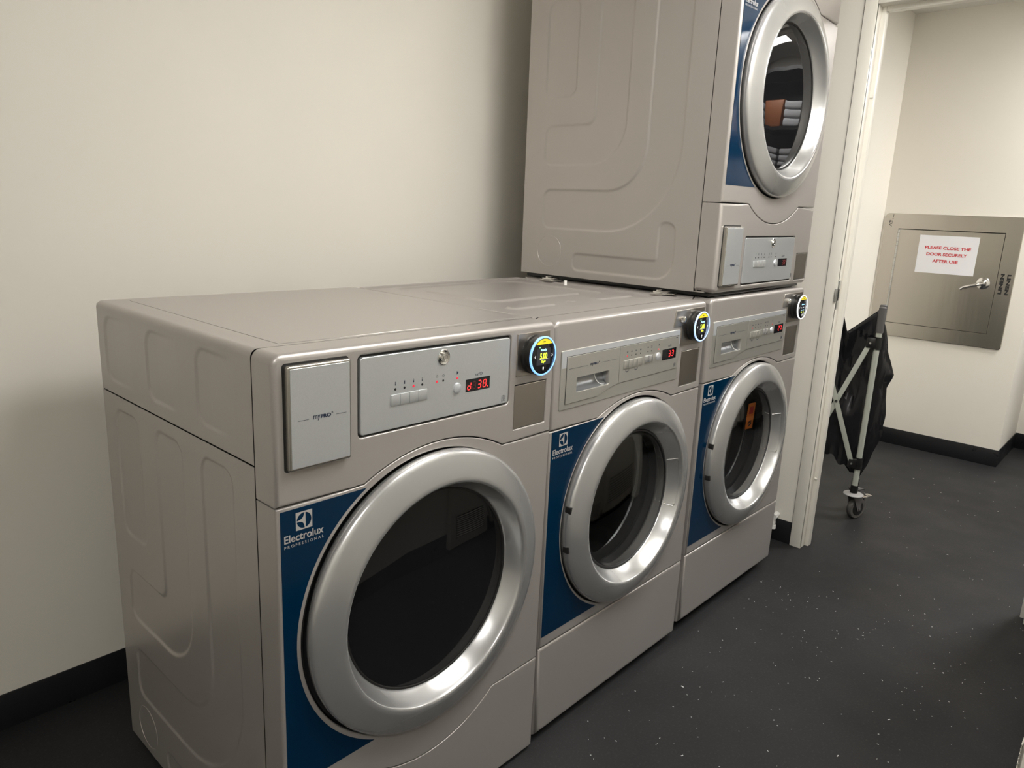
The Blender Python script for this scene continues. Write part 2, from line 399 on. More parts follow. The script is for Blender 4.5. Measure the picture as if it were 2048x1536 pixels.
def seam_arc(x0, x1, zs, h, n=20):
    """circular bump of height h between x0 and x1 starting at zs"""
    c = (x1 - x0) / 2; R = (c * c + h * h) / (2 * abs(h)); cx = (x0 + x1) / 2; a = math.asin(c / R); s = 1 if h > 0 else -1
    return [(cx + R * math.sin(-a + 2 * a * k / n), zs + s * (R * math.cos(-a + 2 * a * k / n) - (R - abs(h)))) for k in range(n + 1)]
def soft(pts):
    return pts
def shell_common(root, zb, H_, yb, fine, kind, flip=False):
    # chassis inside so that no light leaks; feet
    z_side_top = .8985 if not flip else H_
    side_sheet(root, zb, .8985, fine, yb)
    top_cap(root, .9015, H_, kind, fine, yb)
    bm = bmesh.new()
    add_box(bm, .0045 - HW, W - HW - .001, .0655 + 0.0, .069, zb + .002, H_ - .03)       # front bulkhead (outer frame)
    # bulkhead opening for the drum is made by leaving this plate behind it
    bm.free()
    bm = bmesh.new()
    add_box(bm, W - .002 - HW, W - HW, .0645, yb, zb, .8985)      # right side
    add_box(bm, .001 - HW, W - .001 - HW, yb - .003, yb, zb, H_ - .006)   # back
    add_box(bm, .001 - HW, W - .001 - HW, .03, yb - .004, zb, zb + .003)  # base
    link('rear_casing', bmfin(bm, 'rear_casing'), M['body'], root)
    # dark strip behind the seams
    bm = bmesh.new()
    add_box(bm, .0055 - HW, .012 - HW, .058, yb - .02, .88, .92)
    link('seam_backing', bmfin(bm, 'seam_backing'), M['gap'], root)

def off(pts, dx=-HW): return [(p[0] + dx, *p[1:]) for p in pts]

def door(root, cz, inner, glass_r, washer, glass_mat):
    cx = WCX if washer else 0.0
    k = inner / .2295
    tail = [(inner + .0075, -.0357), (inner + .0035, -.0347), (inner + .001, -.0318), (inner, -.027), (glass_r + .003, .000), (glass_r, .004), (glass_r, .010), (glass_r + .01, .018)]
    if washer:
        prof = [(.258, .020), (.276, .014), (.2825, .006), (.2840, -.001), (.2840, -.0115), (.2828, -.0155), (.2795, -.0190), (.2740, -.0222), (.2640, -.0268), (.2530, -.0310), (.2420, -.0345), (inner + .014, -.0362)] + [(r, y - .001) for r, y in tail[:3]] + tail[3:]
    else:
        prof = [(.266, .020), (.282, .014), (.290, .006), (.2940, -.002), (.2945, -.0100), (.2932, -.0150), (.2895, -.0190), (.2830, -.0222), (.270, -.0268), (.256, -.0310), (inner + .0145, -.0348)] + tail
    ring = lathe('door', prof, cx, cz, M['ring'], root, n=160, ang=70)
    if washer:
        N = 12; Rr = glass_r - .001
        outp = [(max(.0005, Rr * i / N), .004 - .022 * (1 - (i / N) ** 2)) for i in range(N + 1)]
        innp = [(r, y + .004) for r, y in outp]
        lathe('door_glass', outp + innp[::-1], cx, cz, glass_mat, ring, n=96, ang=80)
        lathe('glass_rim', [(glass_r - .0005, .002), (glass_r - .005, .0015), (glass_r - .0065, .004), (glass_r - .0065, .008)], cx, cz, M['gasket'], ring, n=96)
        lathe('door_gasket', [(glass_r + .02, .018), (glass_r + .005, .024), (glass_r - .004, .030), (glass_r + .012, .045), (glass_r - .002, .060), (glass_r + .01, .075), (glass_r - .01, .09), (glass_r + .03, .10)], cx, cz, M['gasket'], root, n=96)
        # hinge notches in the outer wall
        for zz in (1.052, -.048):
            nb = bmesh.new(); a = PI + (.053 - .0 if zz > 1 else -.05) * 0
            z = cz + (.053 if zz > 1 else -.051)
            dx = math.sqrt(.284 ** 2 - (z - cz) ** 2)
            add_box(nb, cx - dx - .0012, cx - dx + .012, -.0185, -.0015, z - .0085, z + .0085, .001)
            link('hinge_notch', bmfin(nb, 'hinge_notch'), M['gap'], ring)
        # finger grip let into the inner cone on the right
        bm = bmesh.new(); a0, a1 = math.radians(-19), math.radians(21); rows = []
        rr = [(inner - .001, -.0262), (glass_r + .0045, -.0005)]
        n = 16
        outer_ = []
        for i in range(n + 1):
            a = a0 + (a1 - a0) * i / n
            u = i / n; dep = 0.011 * (min(1, u / .06)) * (min(1, (1 - u) / .12))
            line = []
            for j in range(6):
                t = j / 5; r = rr[0][0] + (rr[1][0] - rr[0][0]) * t; y = rr[0][1] + (rr[1][1] - rr[0][1]) * t
                dd = (dep if 0 < j < 5 else 0) - .0012
                # push away from the axis and back
                line.append(bm.verts.new((cx + (r + dd) * math.cos(a), y + dd * .0, cz + (r + dd) * math.sin(a))))
            outer_.append(line)
        for A, B in zip(outer_[:-1], outer_[1:]):
            for j in range(5): bm.faces.new((A[j], A[j + 1], B[j + 1], B[j]))
        g = link('finger_grip', bmfin(bm, 'finger_grip', 30), M['bezel'], ring)
        for line_a in (a0, a1):
            bm = bmesh.new()
            p0 = (cx + (rr[0][0] - .0018) * math.cos(line_a), rr[0][1], cz + (rr[0][0] - .0018) * math.sin(line_a))
            p1 = (cx + (rr[1][0] - .0018) * math.cos(line_a), rr[1][1], cz + (rr[1][0] - .0018) * math.sin(line_a))
            add_tube(bm, [p0, p1], .0009, 8)
            link('grip_edge', bmfin(bm, 'grip_edge'), M['ring'], ring)
        # drum
        dr = .225
        prof = [(dr, .11)]
        bm = bmesh.new(); add_lathe(bm, [(glass_r + .02, .105), (dr, .11), (dr, .43), (.16, .45), (.001, .44)], cx, cz, 72)
        for q in range(3):
            a = math.radians(-60 + 120 * q); d = Vector((math.cos(a), 0, math.sin(a))); t = Vector((-d.z, 0, d.x))
            p = [Vector((cx, .12, cz)) + d * dr + t * .03, Vector((cx, .12, cz)) + d * (dr - .05), Vector((cx, .12, cz)) + d * dr - t * .03]
            qv = [bm.verts.new(v) for v in p] + [bm.verts.new(v + Vector((0, .29, 0))) for v in p]
            for f in ((0, 1, 4, 3), (1, 2, 5, 4), (0, 2, 1), (3, 4, 5)): bm.faces.new([qv[i] for i in f])
        link('drum', bmfin(bm, 'drum'), M['drum'], root)
        lathe('drum_lip', [(glass_r + .02, .1035), (glass_r + .008, .101), (glass_r + .005, .106), (glass_r + .012, .112)], cx, cz, M['drum'], root, n=96)
    else:
        lathe('door_glass', [(.0005, .0015), (.12, .0022), (.19, .0040), (glass_r - .001, .0055), (glass_r - .001, .0105), (.0005, .009)], cx, cz, glass_mat, ring, n=96, ang=60)
        lathe('glass_rim', [(glass_r - .0004, .0035), (glass_r - .004, .0032), (glass_r - .005, .0055)], cx, cz, M['gap'], ring, n=96)
        lathe('inner_door_ring', [(glass_r - .002, .011), (glass_r - .012, .02), (glass_r - .016, .045), (glass_r - .03, .055), (glass_r - .03, .09)], cx, cz, M['ring'], root, n=96)
        bm = bmesh.new(); add_lathe(bm, [(glass_r - .03, .09), (.28, .10), (.28, .55), (.001, .56)], cx, cz, 72)
        link('drum', bmfin(bm, 'drum'), M['dark_in'], root)
    # annular floor of the door recess
    Rh = .2868 if washer else .2985
    lathe('door_recess', [(Rh, .004), (Rh, .030), (glass_r + .015, .032), (glass_r + .012, .09)], cx, cz, M['gasket'], root, n=120, ang=30)
    return ring

def decal(root, cz, cx=0.0, R=.3050):
    dz = .260; dzb = -.270
    a0 = math.asin(dz / R); a1 = math.asin(dzb / R)
    pts = [(.0068 - HW, cz + dzb), (.0068 - HW, cz + dz)]
    pts = [(.0068 - HW, cz + dz)]
    # arc on the left side of the circle from top to bottom
    A0 = PI - a0; A1 = PI - a1
    arc = [(cx + R * math.cos(A0 + (A1 - A0) * k / 48), cz + R * math.sin(A0 + (A1 - A0) * k / 48)) for k in range(49)]
    poly = [(.0068 - HW, cz + dzb)] + [(.0068 - HW, cz + dz)] + arc
    d = plate('brand_decal', poly, -.0006, .0, M['blue'], root, r=.0002, seg=1)
    y = -.0007
    # square emblem: silver square with three leaf-shaped holes showing the navy
    x0, x1, z0, z1 = .0347 - HW, .0655 - HW, cz + .2205, cz + .2522
    mx, mz, rr = (x0 + x1) / 2, (z0 + z1) / 2, .01365
    def arcp(cx_, cz_, r, a, b, n=14): return [(cx_ + r * math.cos(math.radians(a + (b - a) * k / n)), cz_ + r * math.sin(math.radians(a + (b - a) * k / n))) for k in range(n + 1)]
    # right half disc
    g = .0009
    gx = mx + .0022
    aa = math.degrees(math.acos((gx + g / 2 - mx) / rr))
    rightd = arcp(mx, mz, rr, -aa + 0.5, aa - 0.5)
    def lens(p, q, bulge):
        # leaf between two points: outer arc on the circle, inner arc mirrored
        P, Q = Vector(p), Vector(q); A = math.degrees(math.atan2(P.y - mz, P.x - mx)); B = math.degrees(math.atan2(Q.y - mz, Q.x - mx))
        if B < A: B += 360
        out = arcp(mx, mz, rr, A, B)
        mid = (P + Q) / 2; dirn = (Vector((mx, mz)) - mid).normalized(); inner_ = []
        for k in range(1, 12):
            t = k / 12; v = Q.lerp(P, t) + dirn * bulge * math.sin(PI * t); inner_.append((v.x, v.y))
        return out + inner_
    top_ = (gx - g / 2 - .0008, mz + math.sqrt(rr ** 2 - (gx - g / 2 - .0008 - mx) ** 2)); bot_ = (top_[0], 2 * mz - top_[1])
    la = math.radians(183); left_u = (mx + rr * math.cos(math.radians(176.5)), mz + rr * math.sin(math.radians(176.5))); left_d = (mx + rr * math.cos(math.radians(186)), mz + rr * math.sin(math.radians(186)))
    l1 = lens(top_, left_u, .0042); l2 = lens(left_d, bot_, .0052)
    bm = bmesh.new()
    sq = [(x0, z0), (x1, z0), (x1, z1), (x0, z1)]
    loops = [sq, rightd, l1, l2]
    vs = [[bm.verts.new((p[0], y - .0002, p[1])) for p in L] for L in loops]; fl = [v for L in vs for v in L]
    for tri in tessellate_polygon([[Vector((p[0], p[1], 0)) for p in L] for L in loops]):
        try: bm.faces.new([fl[i] for i in tri])
        except ValueError: pass
    for f in bm.faces:
        if f.normal.y > 0: f.normal_flip()
    link('emblem', bmfin(bm, 'emblem', sm=False), M['grey_print'], d)
    text('brand_lettering', 'Electrolux', .0128 - HW, cz + .2035, y, .0742, M['grey_print'], d, bold=.014, height=.0132)
    text('brand_lettering', 'PROFESSIONAL', .0128 - HW, cz + .1940, y, .0742, M['grey_print'], d, bold=.006, space=1.6, height=.0050)
    return d

def terminal(root, x, z, ringmat, kind, lock):
    """round card reader; x, z centre in the local frame"""
    y0 = -.0022
    if kind == 'dryer':
        plate('reader_plate', rrect(.5595 - HW, .663 - HW, .9865, 1.0782, .002), y0, .0, M['plate'], root, r=.0008)
    else:
        plate('reader_plate', off([(.506, 1.0355), (.5125, 1.080), (.667, 1.080), (.667, .979), (.5495, .979), (.5495, 1.026), (.5455, 1.0355)]), -.003, 0, M['plate'], root, r=.0012)
        if lock:
            bm = bmesh.new(); add_lathe(bm, [(.0001, -.012), (.006, -.012), (.0085, -.010), (.0095, -.003), (.010, -.002)], .5482 - HW, 1.0533, 24)
            add_box(bm, .5475 - HW, .5489 - HW, -.0127, -.012, 1.049, 1.0576)
            link('reader_lock', bmfin(bm, 'reader_lock'), M['chrome'], root)
    t = lathe('payment_terminal', [(.0425, y0), (.0428, -.008), (.0412, -.0105), (.0412, -.0125), (.0428, -.015), (.0428, -.0250), (.0405, -.0275), (.0005, -.0275)], x, z, M['black'], root, n=64)
    lathe('light_ring', [(.0384, -.0282), (.0388, -.0300), (.0402, -.0303), (.0418, -.0296), (.0424, -.0280), (.0420, -.0262)], x, z, ringmat, t, n=96)
    lathe('screen', [(.0005, -.0296), (.0380, -.0296), (.0388, -.0290)], x, z, M['screen'], t, n=64)
    yy = -.0297
    R = .0370; zc = .0255
    a = math.asin(zc / R); seg_ = [(x + R * math.cos(a + (PI - 2 * a) * k / 24), z + R * math.sin(a + (PI - 2 * a) * k / 24)) for k in range(25)]
    if kind == 'm3':
        a = math.asin(.0265 / R); seg_ = [(x + R * math.cos(a + (PI - 2 * a) * k / 24), z + R * math.sin(a + (PI - 2 * a) * k / 24)) for k in range(25)]
    printmesh('yellow_band', [seg_], yy, M['yellow'], t, .0002)
    printmesh('lit_display', [[(x - .022, z - .019), (x + .022, z - .019), (x + .022, z + .0165), (x - .022, z + .0165)]], yy, M['screenlit'], t, .0001)
    y2 = yy - .0003
    text('screen_lettering', 'info', x - .0035, z + .0300, y2, .007, M['ink'], t, height=.003)
    if kind == 'm3':
        text('screen_lettering', 'Select', x - .012, z + .0085, y2, .024, M['lit_blue'], t, height=.004)
        polys = []
        prints('screen_icon', [[q] for q in [seg_line((x - .0105, z - .001), (x - .0085, z - .001), .004), seg_line((x + .0055, z - .001), (x + .0085, z - .001), .004)]], y2, M['lit_white'], t)
        prints('screen_icon', [[q] for q in [seg_line((x - .013, z - .0095), (x - .004, z - .0095), .0025), seg_line((x + .003, z - .0095), (x + .012, z - .0095), .0025)]], y2, M['lit_blue'], t)
        prints('screen_icon', [[q] for q in [circ(x - .009, z - .0165, .003, 12), circ(x + .007, z - .0165, .003, 12)]], y2, M['lit_yellow'], t)
    else:
        text('screen_lettering', 'Ready', x - .0100, z + .0115, y2, .019, M['lit_blue'], t, height=.0045, bold=.02)
        text('price_digits', '5.00', x - .0120, z - .0055, y2, .0225, M['lit_yellow'], t, height=.0125, bold=.012)
        text('screen_lettering', 'Dryer' if kind == 'dryer' else 'Washer', x - .0065, z - .0140, y2, .0130, M['lit_yellow'], t, height=.0050, bold=.015)
        prints('screen_icon', [[q] for q in [seg_line((x - .015, z - .0068), (x + .014, z - .0068), .0004)]], y2, M['lit_white'], t)
        printmesh('battery_mark', [seg_line((x - .0155, z + .0195), (x - .0115, z + .0195), .0022)], y2, M['lit_green'], t)
    for sg in (-1, 1):
        printmesh('screen_arrow', [seg_line((x + sg * .0290, z), (x + sg * .0265, z + .0030), .0010), seg_line((x + sg * .0290, z), (x + sg * .0265, z - .0030), .0010)], y2, M['lit_white'], t)
    printmesh('screen_icon', [seg_line((x - .0015, z - .0260), (x + .0015, z - .0260), .0050), seg_line((x - .0015, z - .0300), (x + .0015, z - .0300), .0010)], y2, M['lit_white'], t)
    return t

def therm(x, z, fill):
    """thermometer icon polygons"""
    out = [circ(x, z - .0022, .0012, 12)]
    if fill > .9: out.append(seg_line((x, z - .002), (x, z + .0035), .0012))
    else:
        out += [seg_line((x - .0008, z - .0015), (x - .0008, z + .0032), .0003), seg_line((x + .0008, z - .0015), (x + .0008, z + .0032), .0003), seg_line((x - .0008, z + .0034), (x + .0008, z + .0034), .0003)]
        if fill > .05: out.append(seg_line((x, z - .002), (x, z - .002 + .0055 * fill), .0011))
    return out
def star(x, z, r, n, w=.0004):
    return [seg_line((x + r * .35 * math.cos(PI * 2 * k / n), z + r * .35 * math.sin(PI * 2 * k / n)), (x + r * math.cos(PI * 2 * k / n), z + r * math.sin(PI * 2 * k / n)), w) for k in range(n)]
def book(x, z, s=.008):
    return [seg_line((x - s / 2, z - s * .6), (x - s / 2, z + s * .45), .0005), seg_line((x + s / 2, z - s * .6), (x + s / 2, z + s * .45), .0005), seg_line((x, z - s * .5), (x, z + s * .55), .0004),
            seg_line((x - s / 2, z + s * .45), (x, z + s * .6), .0005), seg_line((x, z + s * .6), (x + s / 2, z + s * .45), .0005), seg_line((x - s / 2, z - s * .6), (x, z - s * .48), .0005), seg_line((x, z - s * .48), (x + s / 2, z - s * .6), .0005),
            seg_line((x - s * .25, z - s * .3), (x - s * .25, z + s * .35), .0004), seg_line((x + s * .25, z - s * .3), (x + s * .25, z + s * .35), .0004)]
def clock_icon(x, z, r=.0032):
    out = []
    for k in range(14):
        a, b = 2 * PI * k / 14, 2 * PI * (k + 1) / 14
        out.append(seg_line((x + r * math.cos(a), z + r * math.sin(a)), (x + r * math.cos(b), z + r * math.sin(b)), .0005))
    out.append(seg_line((x, z), (x, z + r * .8), .0005)); return out
def tub_icon(x, z, s=.004):
    return [seg_line((x - s, z + s * .6), (x - s * .8, z - s * .7), .0005), seg_line((x + s, z + s * .6), (x + s * .8, z - s * .7), .0005), seg_line((x - s * .8, z - s * .7), (x + s * .8, z - s * .7), .0005),
            seg_line((x - s * .8, z), (x, z + s * .3), .0006), seg_line((x, z + s * .3), (x + s * .8, z - s * .1), .0006), seg_line((x - s * .6, z - s * .35), (x + s * .6, z - s * .35), .0005)]

def dryer_controls(root, b, digits, lamps, terminal_ring=None, upper=False):
    """b: offset added to heights measured on the floor-standing dryer"""
    # panel with recessed gap
    if upper: X0, X1, Z0, Z1 = .1710, .5485, .0175, .1625; rx0, rx1, rz0, rz1 = .0240, .1310, .0200, .1930; cvx0, cvx1, cvz0, cvz1 = .5770, .6750, .0145, .1050; dz = -.910; tx = .0150
    else: X0, X1, Z0, Z1 = .1608, .5400, .9325, 1.0765; rx0, rx1, rz0, rz1 = .0202, .1380, .9050, 1.0778; cvx0, cvx1, cvz0, cvz1 = .5590, .6625, .8700, .9680; dz = 0; tx = 0
    ox = tx
    y = -.0030
    p = plate('control_panel', rrect(X0 + .0030 - HW, X1 - .0030 - HW, Z0 + .0030, Z1 - .0030, .006), -.0010, .006, M['panel'], root, r=.0016)
    y = -.0010
    f = lambda x: x - HW + ox
    # key lock in a round dish
    bm = bmesh.new(); add_lathe(bm, [(.0152, -.0014), (.0150, -.0024), (.0138, -.0030), (.0120, -.0022), (.0098, -.0014), (.0088, -.0040), (.0082, -.0052), (.0060, -.0054), (.0058, -.0040), (.0042, -.0040), (.0040, -.0058), (.0002, -.0058)], f(.3532) if not upper else .3726 - HW, 1.0535 + dz - (.001 if upper else 0), 40)
    link('key_lock', bmfin(bm, 'key_lock'), M['chrome'], p)
    pol = []
    for i, x in enumerate((.2388, .2595, .2806, .3013)): pol.append(therm(f(x), 1.0185 + dz, (1, .75, .45, 0)[i]))
    pol += [star(f(.3371), 1.0186 + dz, .0030, 8), star(f(.3534), 1.0186 + dz, .0034, 6, .0006)]
    pol.append([[(f(.3898) - .0018, 1.0224 + dz), (f(.3898) - .0018, 1.0150 + dz), (f(.3898) + .0026, 1.0187 + dz)]])
    pol += [tub_icon(f(.4420), 1.0086 + dz), [seg_line((f(.4480), 1.005 + dz), (f(.4500), 1.0125 + dz), .0005)], clock_icon(f(.4545), 1.0090 + dz)]
    pol.append(book(f(.5229) + (.006 if upper else 0), .9470 + dz - (.004 if upper else 0), .0105))
    prints('printed_symbol', pol, y, M['ink'], p)
    for i, x in enumerate((.2388, .2595, .2806, .3013, .3371, .3532, .3898)):
        on = lamps[i]
        lathe('indicator_lamp', [(.0002, y - .0006), (.0019, y - .0006), (.0024, y)], f(x), 1.0082 + dz, M['lamp_red'] if on else M['black'], p, n=16)
    for i in range(4):
        x0 = .2283 + i * .0212
        bm = bmesh.new(); add_box(bm, f(x0), f(x0 + .0206), y - .0022, y + .002, .9785 + dz, .9988 + dz, .0008)
        link('selector_button', bmfin(bm, 'selector_button'), M['panel'], p)
    lathe('start_button', [(.0002, y - .0046), (.006, y - .0042), (.0095, y - .0030), (.0110, y)], f(.3897), .9880 + dz, M['bright'], p, n=32)
    d = plate('display', rrect(f(.4128), f(.4802), .9757 + dz, 1.0012 + dz, .0006), y - .0004, y + .001, M['screen'], root, r=.0002, seg=1)
    lit, dim = [], []
    xs = (.4170, .4310, .4455, .4600)
    for ch, x in zip(digits, xs):
        if ch == ' ': dim += digit_polys('8', f(x), .9805 + dz, .0078, .0140, .0014)
        elif ch != '_': lit.append(digit_polys(ch, f(x), .9805 + dz, .0080, .0145, .0016))
    if not upper: lit.append([circ(f(.4735), .9808 + dz, .0010, 10)])
    if lit: prints('display_digit', lit, y - .0005, M['lit_red'] if not upper else M['dim_red2'], d)
    if dim and not upper: printmesh('unlit_digit', dim, y - .0005, M['dim_red'], d)
    # product block on the left
    plate('block_gap', rrect(rx0 - .0032 - HW, rx1 + .0022 - HW, rz0 - .0030, rz1 + .0032, .006), -.0006, .0, M['gap'], root, r=.0004, seg=1)
    blk = plate('front_block', rrect(rx0 - HW, rx1 - HW, rz0, rz1, .004), -.0115, .0, M['steel_trim'], root, r=.0035)
    plate('block_face', rrect(rx0 + .004 - HW, rx1 - .0035 - HW, rz0 + .0045, rz1 - .0045, .002), -.0124, -.010, M['panel'], blk, r=.0008)
    zt = .9868 if not upper else .0785
    sx = rx0 - .0202; u = (rx1 - rx0) / .1178
    g = lambda x: rx0 + (x - .0202) * u - HW
    yb_ = -.0125
    text('product_lettering', 'my', g(.0640), zt, yb_, .0125 * u, M['ink'], blk, height=.0062)
    text('product_lettering', 'PRO', g(.0775), zt, yb_, .0195 * u, M['ink'], blk, height=.0060, bold=.035)
    text('product_lettering', 'XL', g(.0978), zt + .0048, yb_, .0038 * u, M['ink'], blk, height=.0026)
    prints('printed_rule', [[seg_line((g(.0361), zt + .0015), (g(.0556), zt + .0015), .0006)], [seg_line((g(.1073), zt + .0015), (g(.1268), zt + .0015), .0006)]], yb_, M['ink'], blk)
    # cover plate lower right
    plate('cover_plate', rrect(cvx0 + .0015 - HW, cvx1 - .0015 - HW, cvz0 + .0015, cvz1 - .0015, .0015), .0015, .006, M['plate'], root, r=.0012)
    return p
M['dim_red2'] = mat('faint_red', (0.15, 0.02, 0.02), 0.4, emit=(1.0, 0.05, 0.05), es=0.12)

def backing(root, z0, z1, cz):
    """dark plate behind the front seams with the drum opening"""
    plate('inner_front', rrect(.004 - HW, W - .004 - HW, z0, z1, .002), .040, .055, M['gap'], root, r=.0005, seg=1, holes=[circ(0, cz, .300, 72)], hdepth=.052)

def fillet(pts, seg=6):
    """pts (x, z, rim, corner) -> list with rounded corners, keeping rim radius"""
    out = []; n = len(pts)
    for i, p in enumerate(pts):
        if p[3] <= 0: out.append((p[0], p[1], p[2])); continue
        q = roundpoly([(*pts[i - 1][:2], 0), (p[0], p[1], p[3]), (*pts[(i + 1) % n][:2], 0)], seg)
        for c in q[1:-1]: out.append((c[0], c[1], p[2]))
    return out

def build_dryer(root, zb, upper=False):
    G = .0013
    yb = .738 if not upper else .753
    if not upper:
        zs, H_ = .8437, H
        shell_common(root, zb, H_, yb, True, 'dryer')
        arc = seam_arc(.172, .528, zs, .0460)
        fa = [(.0005, zs + G, .007, 0)] + [(x, z + G, .0018, 0) for x, z in [(.15, zs), (.164, zs + .0008)] + arc + [(.536, zs + .0008), (.55, zs)]] + [(W - .0005, zs + G, .007, 0), (W - .0005, H_, .010, .017), (.0005, H_, .010, .017)]
        mid = [(.0005, .2617 - .0 + G, .007), (.0005, zs - G, .007)] + [(x, z - G, .0018) for x, z in [(.15, zs), (.164, zs + .0008)] + arc + [(.536, zs + .0008), (.55, zs)]] + [(W - .0005, zs - G, .007), (W - .0005, .2617 + G, .007)]
        a2 = seam_arc(.158, .528, .2617, -.0660)
        mid += [(x, z + G, .0018) for x, z in ([(.165, .2617)] + a2 + [(.536, .2617)])[::-1]]
        kick = [(.0005, zb, .007), (.0005, .2617 - G, .007)] + [(x, z - G, .0018) for x, z in [(.15, .2617)] + a2 + [(.536, .2617)]] + [(W - .0005, .2617 - G, .007), (W - .0005, zb, .007)]
        cz = DCZ
        holes = [rrect(.1595 - HW, .5413 - HW, .9312, 1.0780, .009), rrect(.5590 - HW, .6625 - HW, .8700, .9680, .002)]
        strip = None
    else:
        H_ = 1.084; z1s, z2s = .2585, .849
        zs = z1s; cz = 1.690 - 1.112
        shell_common(root, zb, H_, yb, True, 'dryer')
        arc = seam_arc(.170, .540, z1s, -.0560)
        fa = [(.0005, zb, .010, .017), (.0005, z1s - G, .011, 0)] + [(x, z - G, .0018, 0) for x, z in [(.155, z1s + .0005)] + arc + [(.553, z1s + .0005)]] + [(W - .0005, z1s - G, .011, 0), (W - .0005, zb, .010, .017)]
        a2 = seam_arc(.158, .528, z2s, .050)
        mid = [(.0005, z1s + G, .010), (.0005, z2s - G, .010)] + [(x, z - G, .0018) for x, z in a2] + [(W - .0005, z2s - G, .010), (W - .0005, z1s + G, .010)]
        mid += [(x, z + G, .0018) for x, z in ([(.155, z1s + .0005)] + arc + [(.553, z1s + .0005)])[::-1]]
        kick = [(.0005, z2s + G, .010)] + [(x, z + G, .0018) for x, z in a2] + [(W - .0005, z2s + G, .010), (W - .0005, H_, .010), (.0005, H_, .010)]
        holes = [rrect(.1705 - HW, .5490 - HW, .0160, .1640, .008), rrect(.5770 - HW, .6750 - HW, .0145, .1050, .002)]
    plate('control_fascia', off(fillet(fa)), 0, .0625, M['body'], root, holes=holes, hr=.0028, hdepth=.008)
    plate('front_panel', off(mid), 0, .0625, M['body'], root, holes=[circ(-.0065, cz, .2960, 120)], hr=.0035, hdepth=.012)
    plate('kick_panel' if not upper else 'upper_front_strip', off(kick), 0, .0625, M['body'], root)
    for h in holes:
        xs = [p[0] for p in h]; zs_ = [p[1] for p in h]
        plate('recess_backing', rrect(min(xs) - .004, max(xs) + .004, min(zs_) - .004, max(zs_) + .004, .002), .006, .009, M['gap'], root, r=.0005, seg=1)
    backing(root, zb + .004, H_ - .016, cz)
    decal(root, cz, -.0072, .3045)
    door(root, cz, .2295, .2105, False, M['dryer_glass'] if not upper else M['dryer_glass_up'])
    dryer_controls(root, 0, 'd 38' if not upper else '__38', (0, 0, 1, 0, 1, 0, 1) if not upper else (0,) * 7, upper=upper)
    if not upper:
        terminal(root, .612 - HW, 1.0310, M['led_ring'], 'dryer', False)
        # seams pressed into the lid
        plate_top = bmesh.new()
        add_box(plate_top, .058 - HW, .648 - HW, .078, .705, H_ - .002, H_ + .0008, .0007, 1)
        link('lid_panel', bmfin(plate_top, 'lid_panel'), M['body'], root)
    return cz

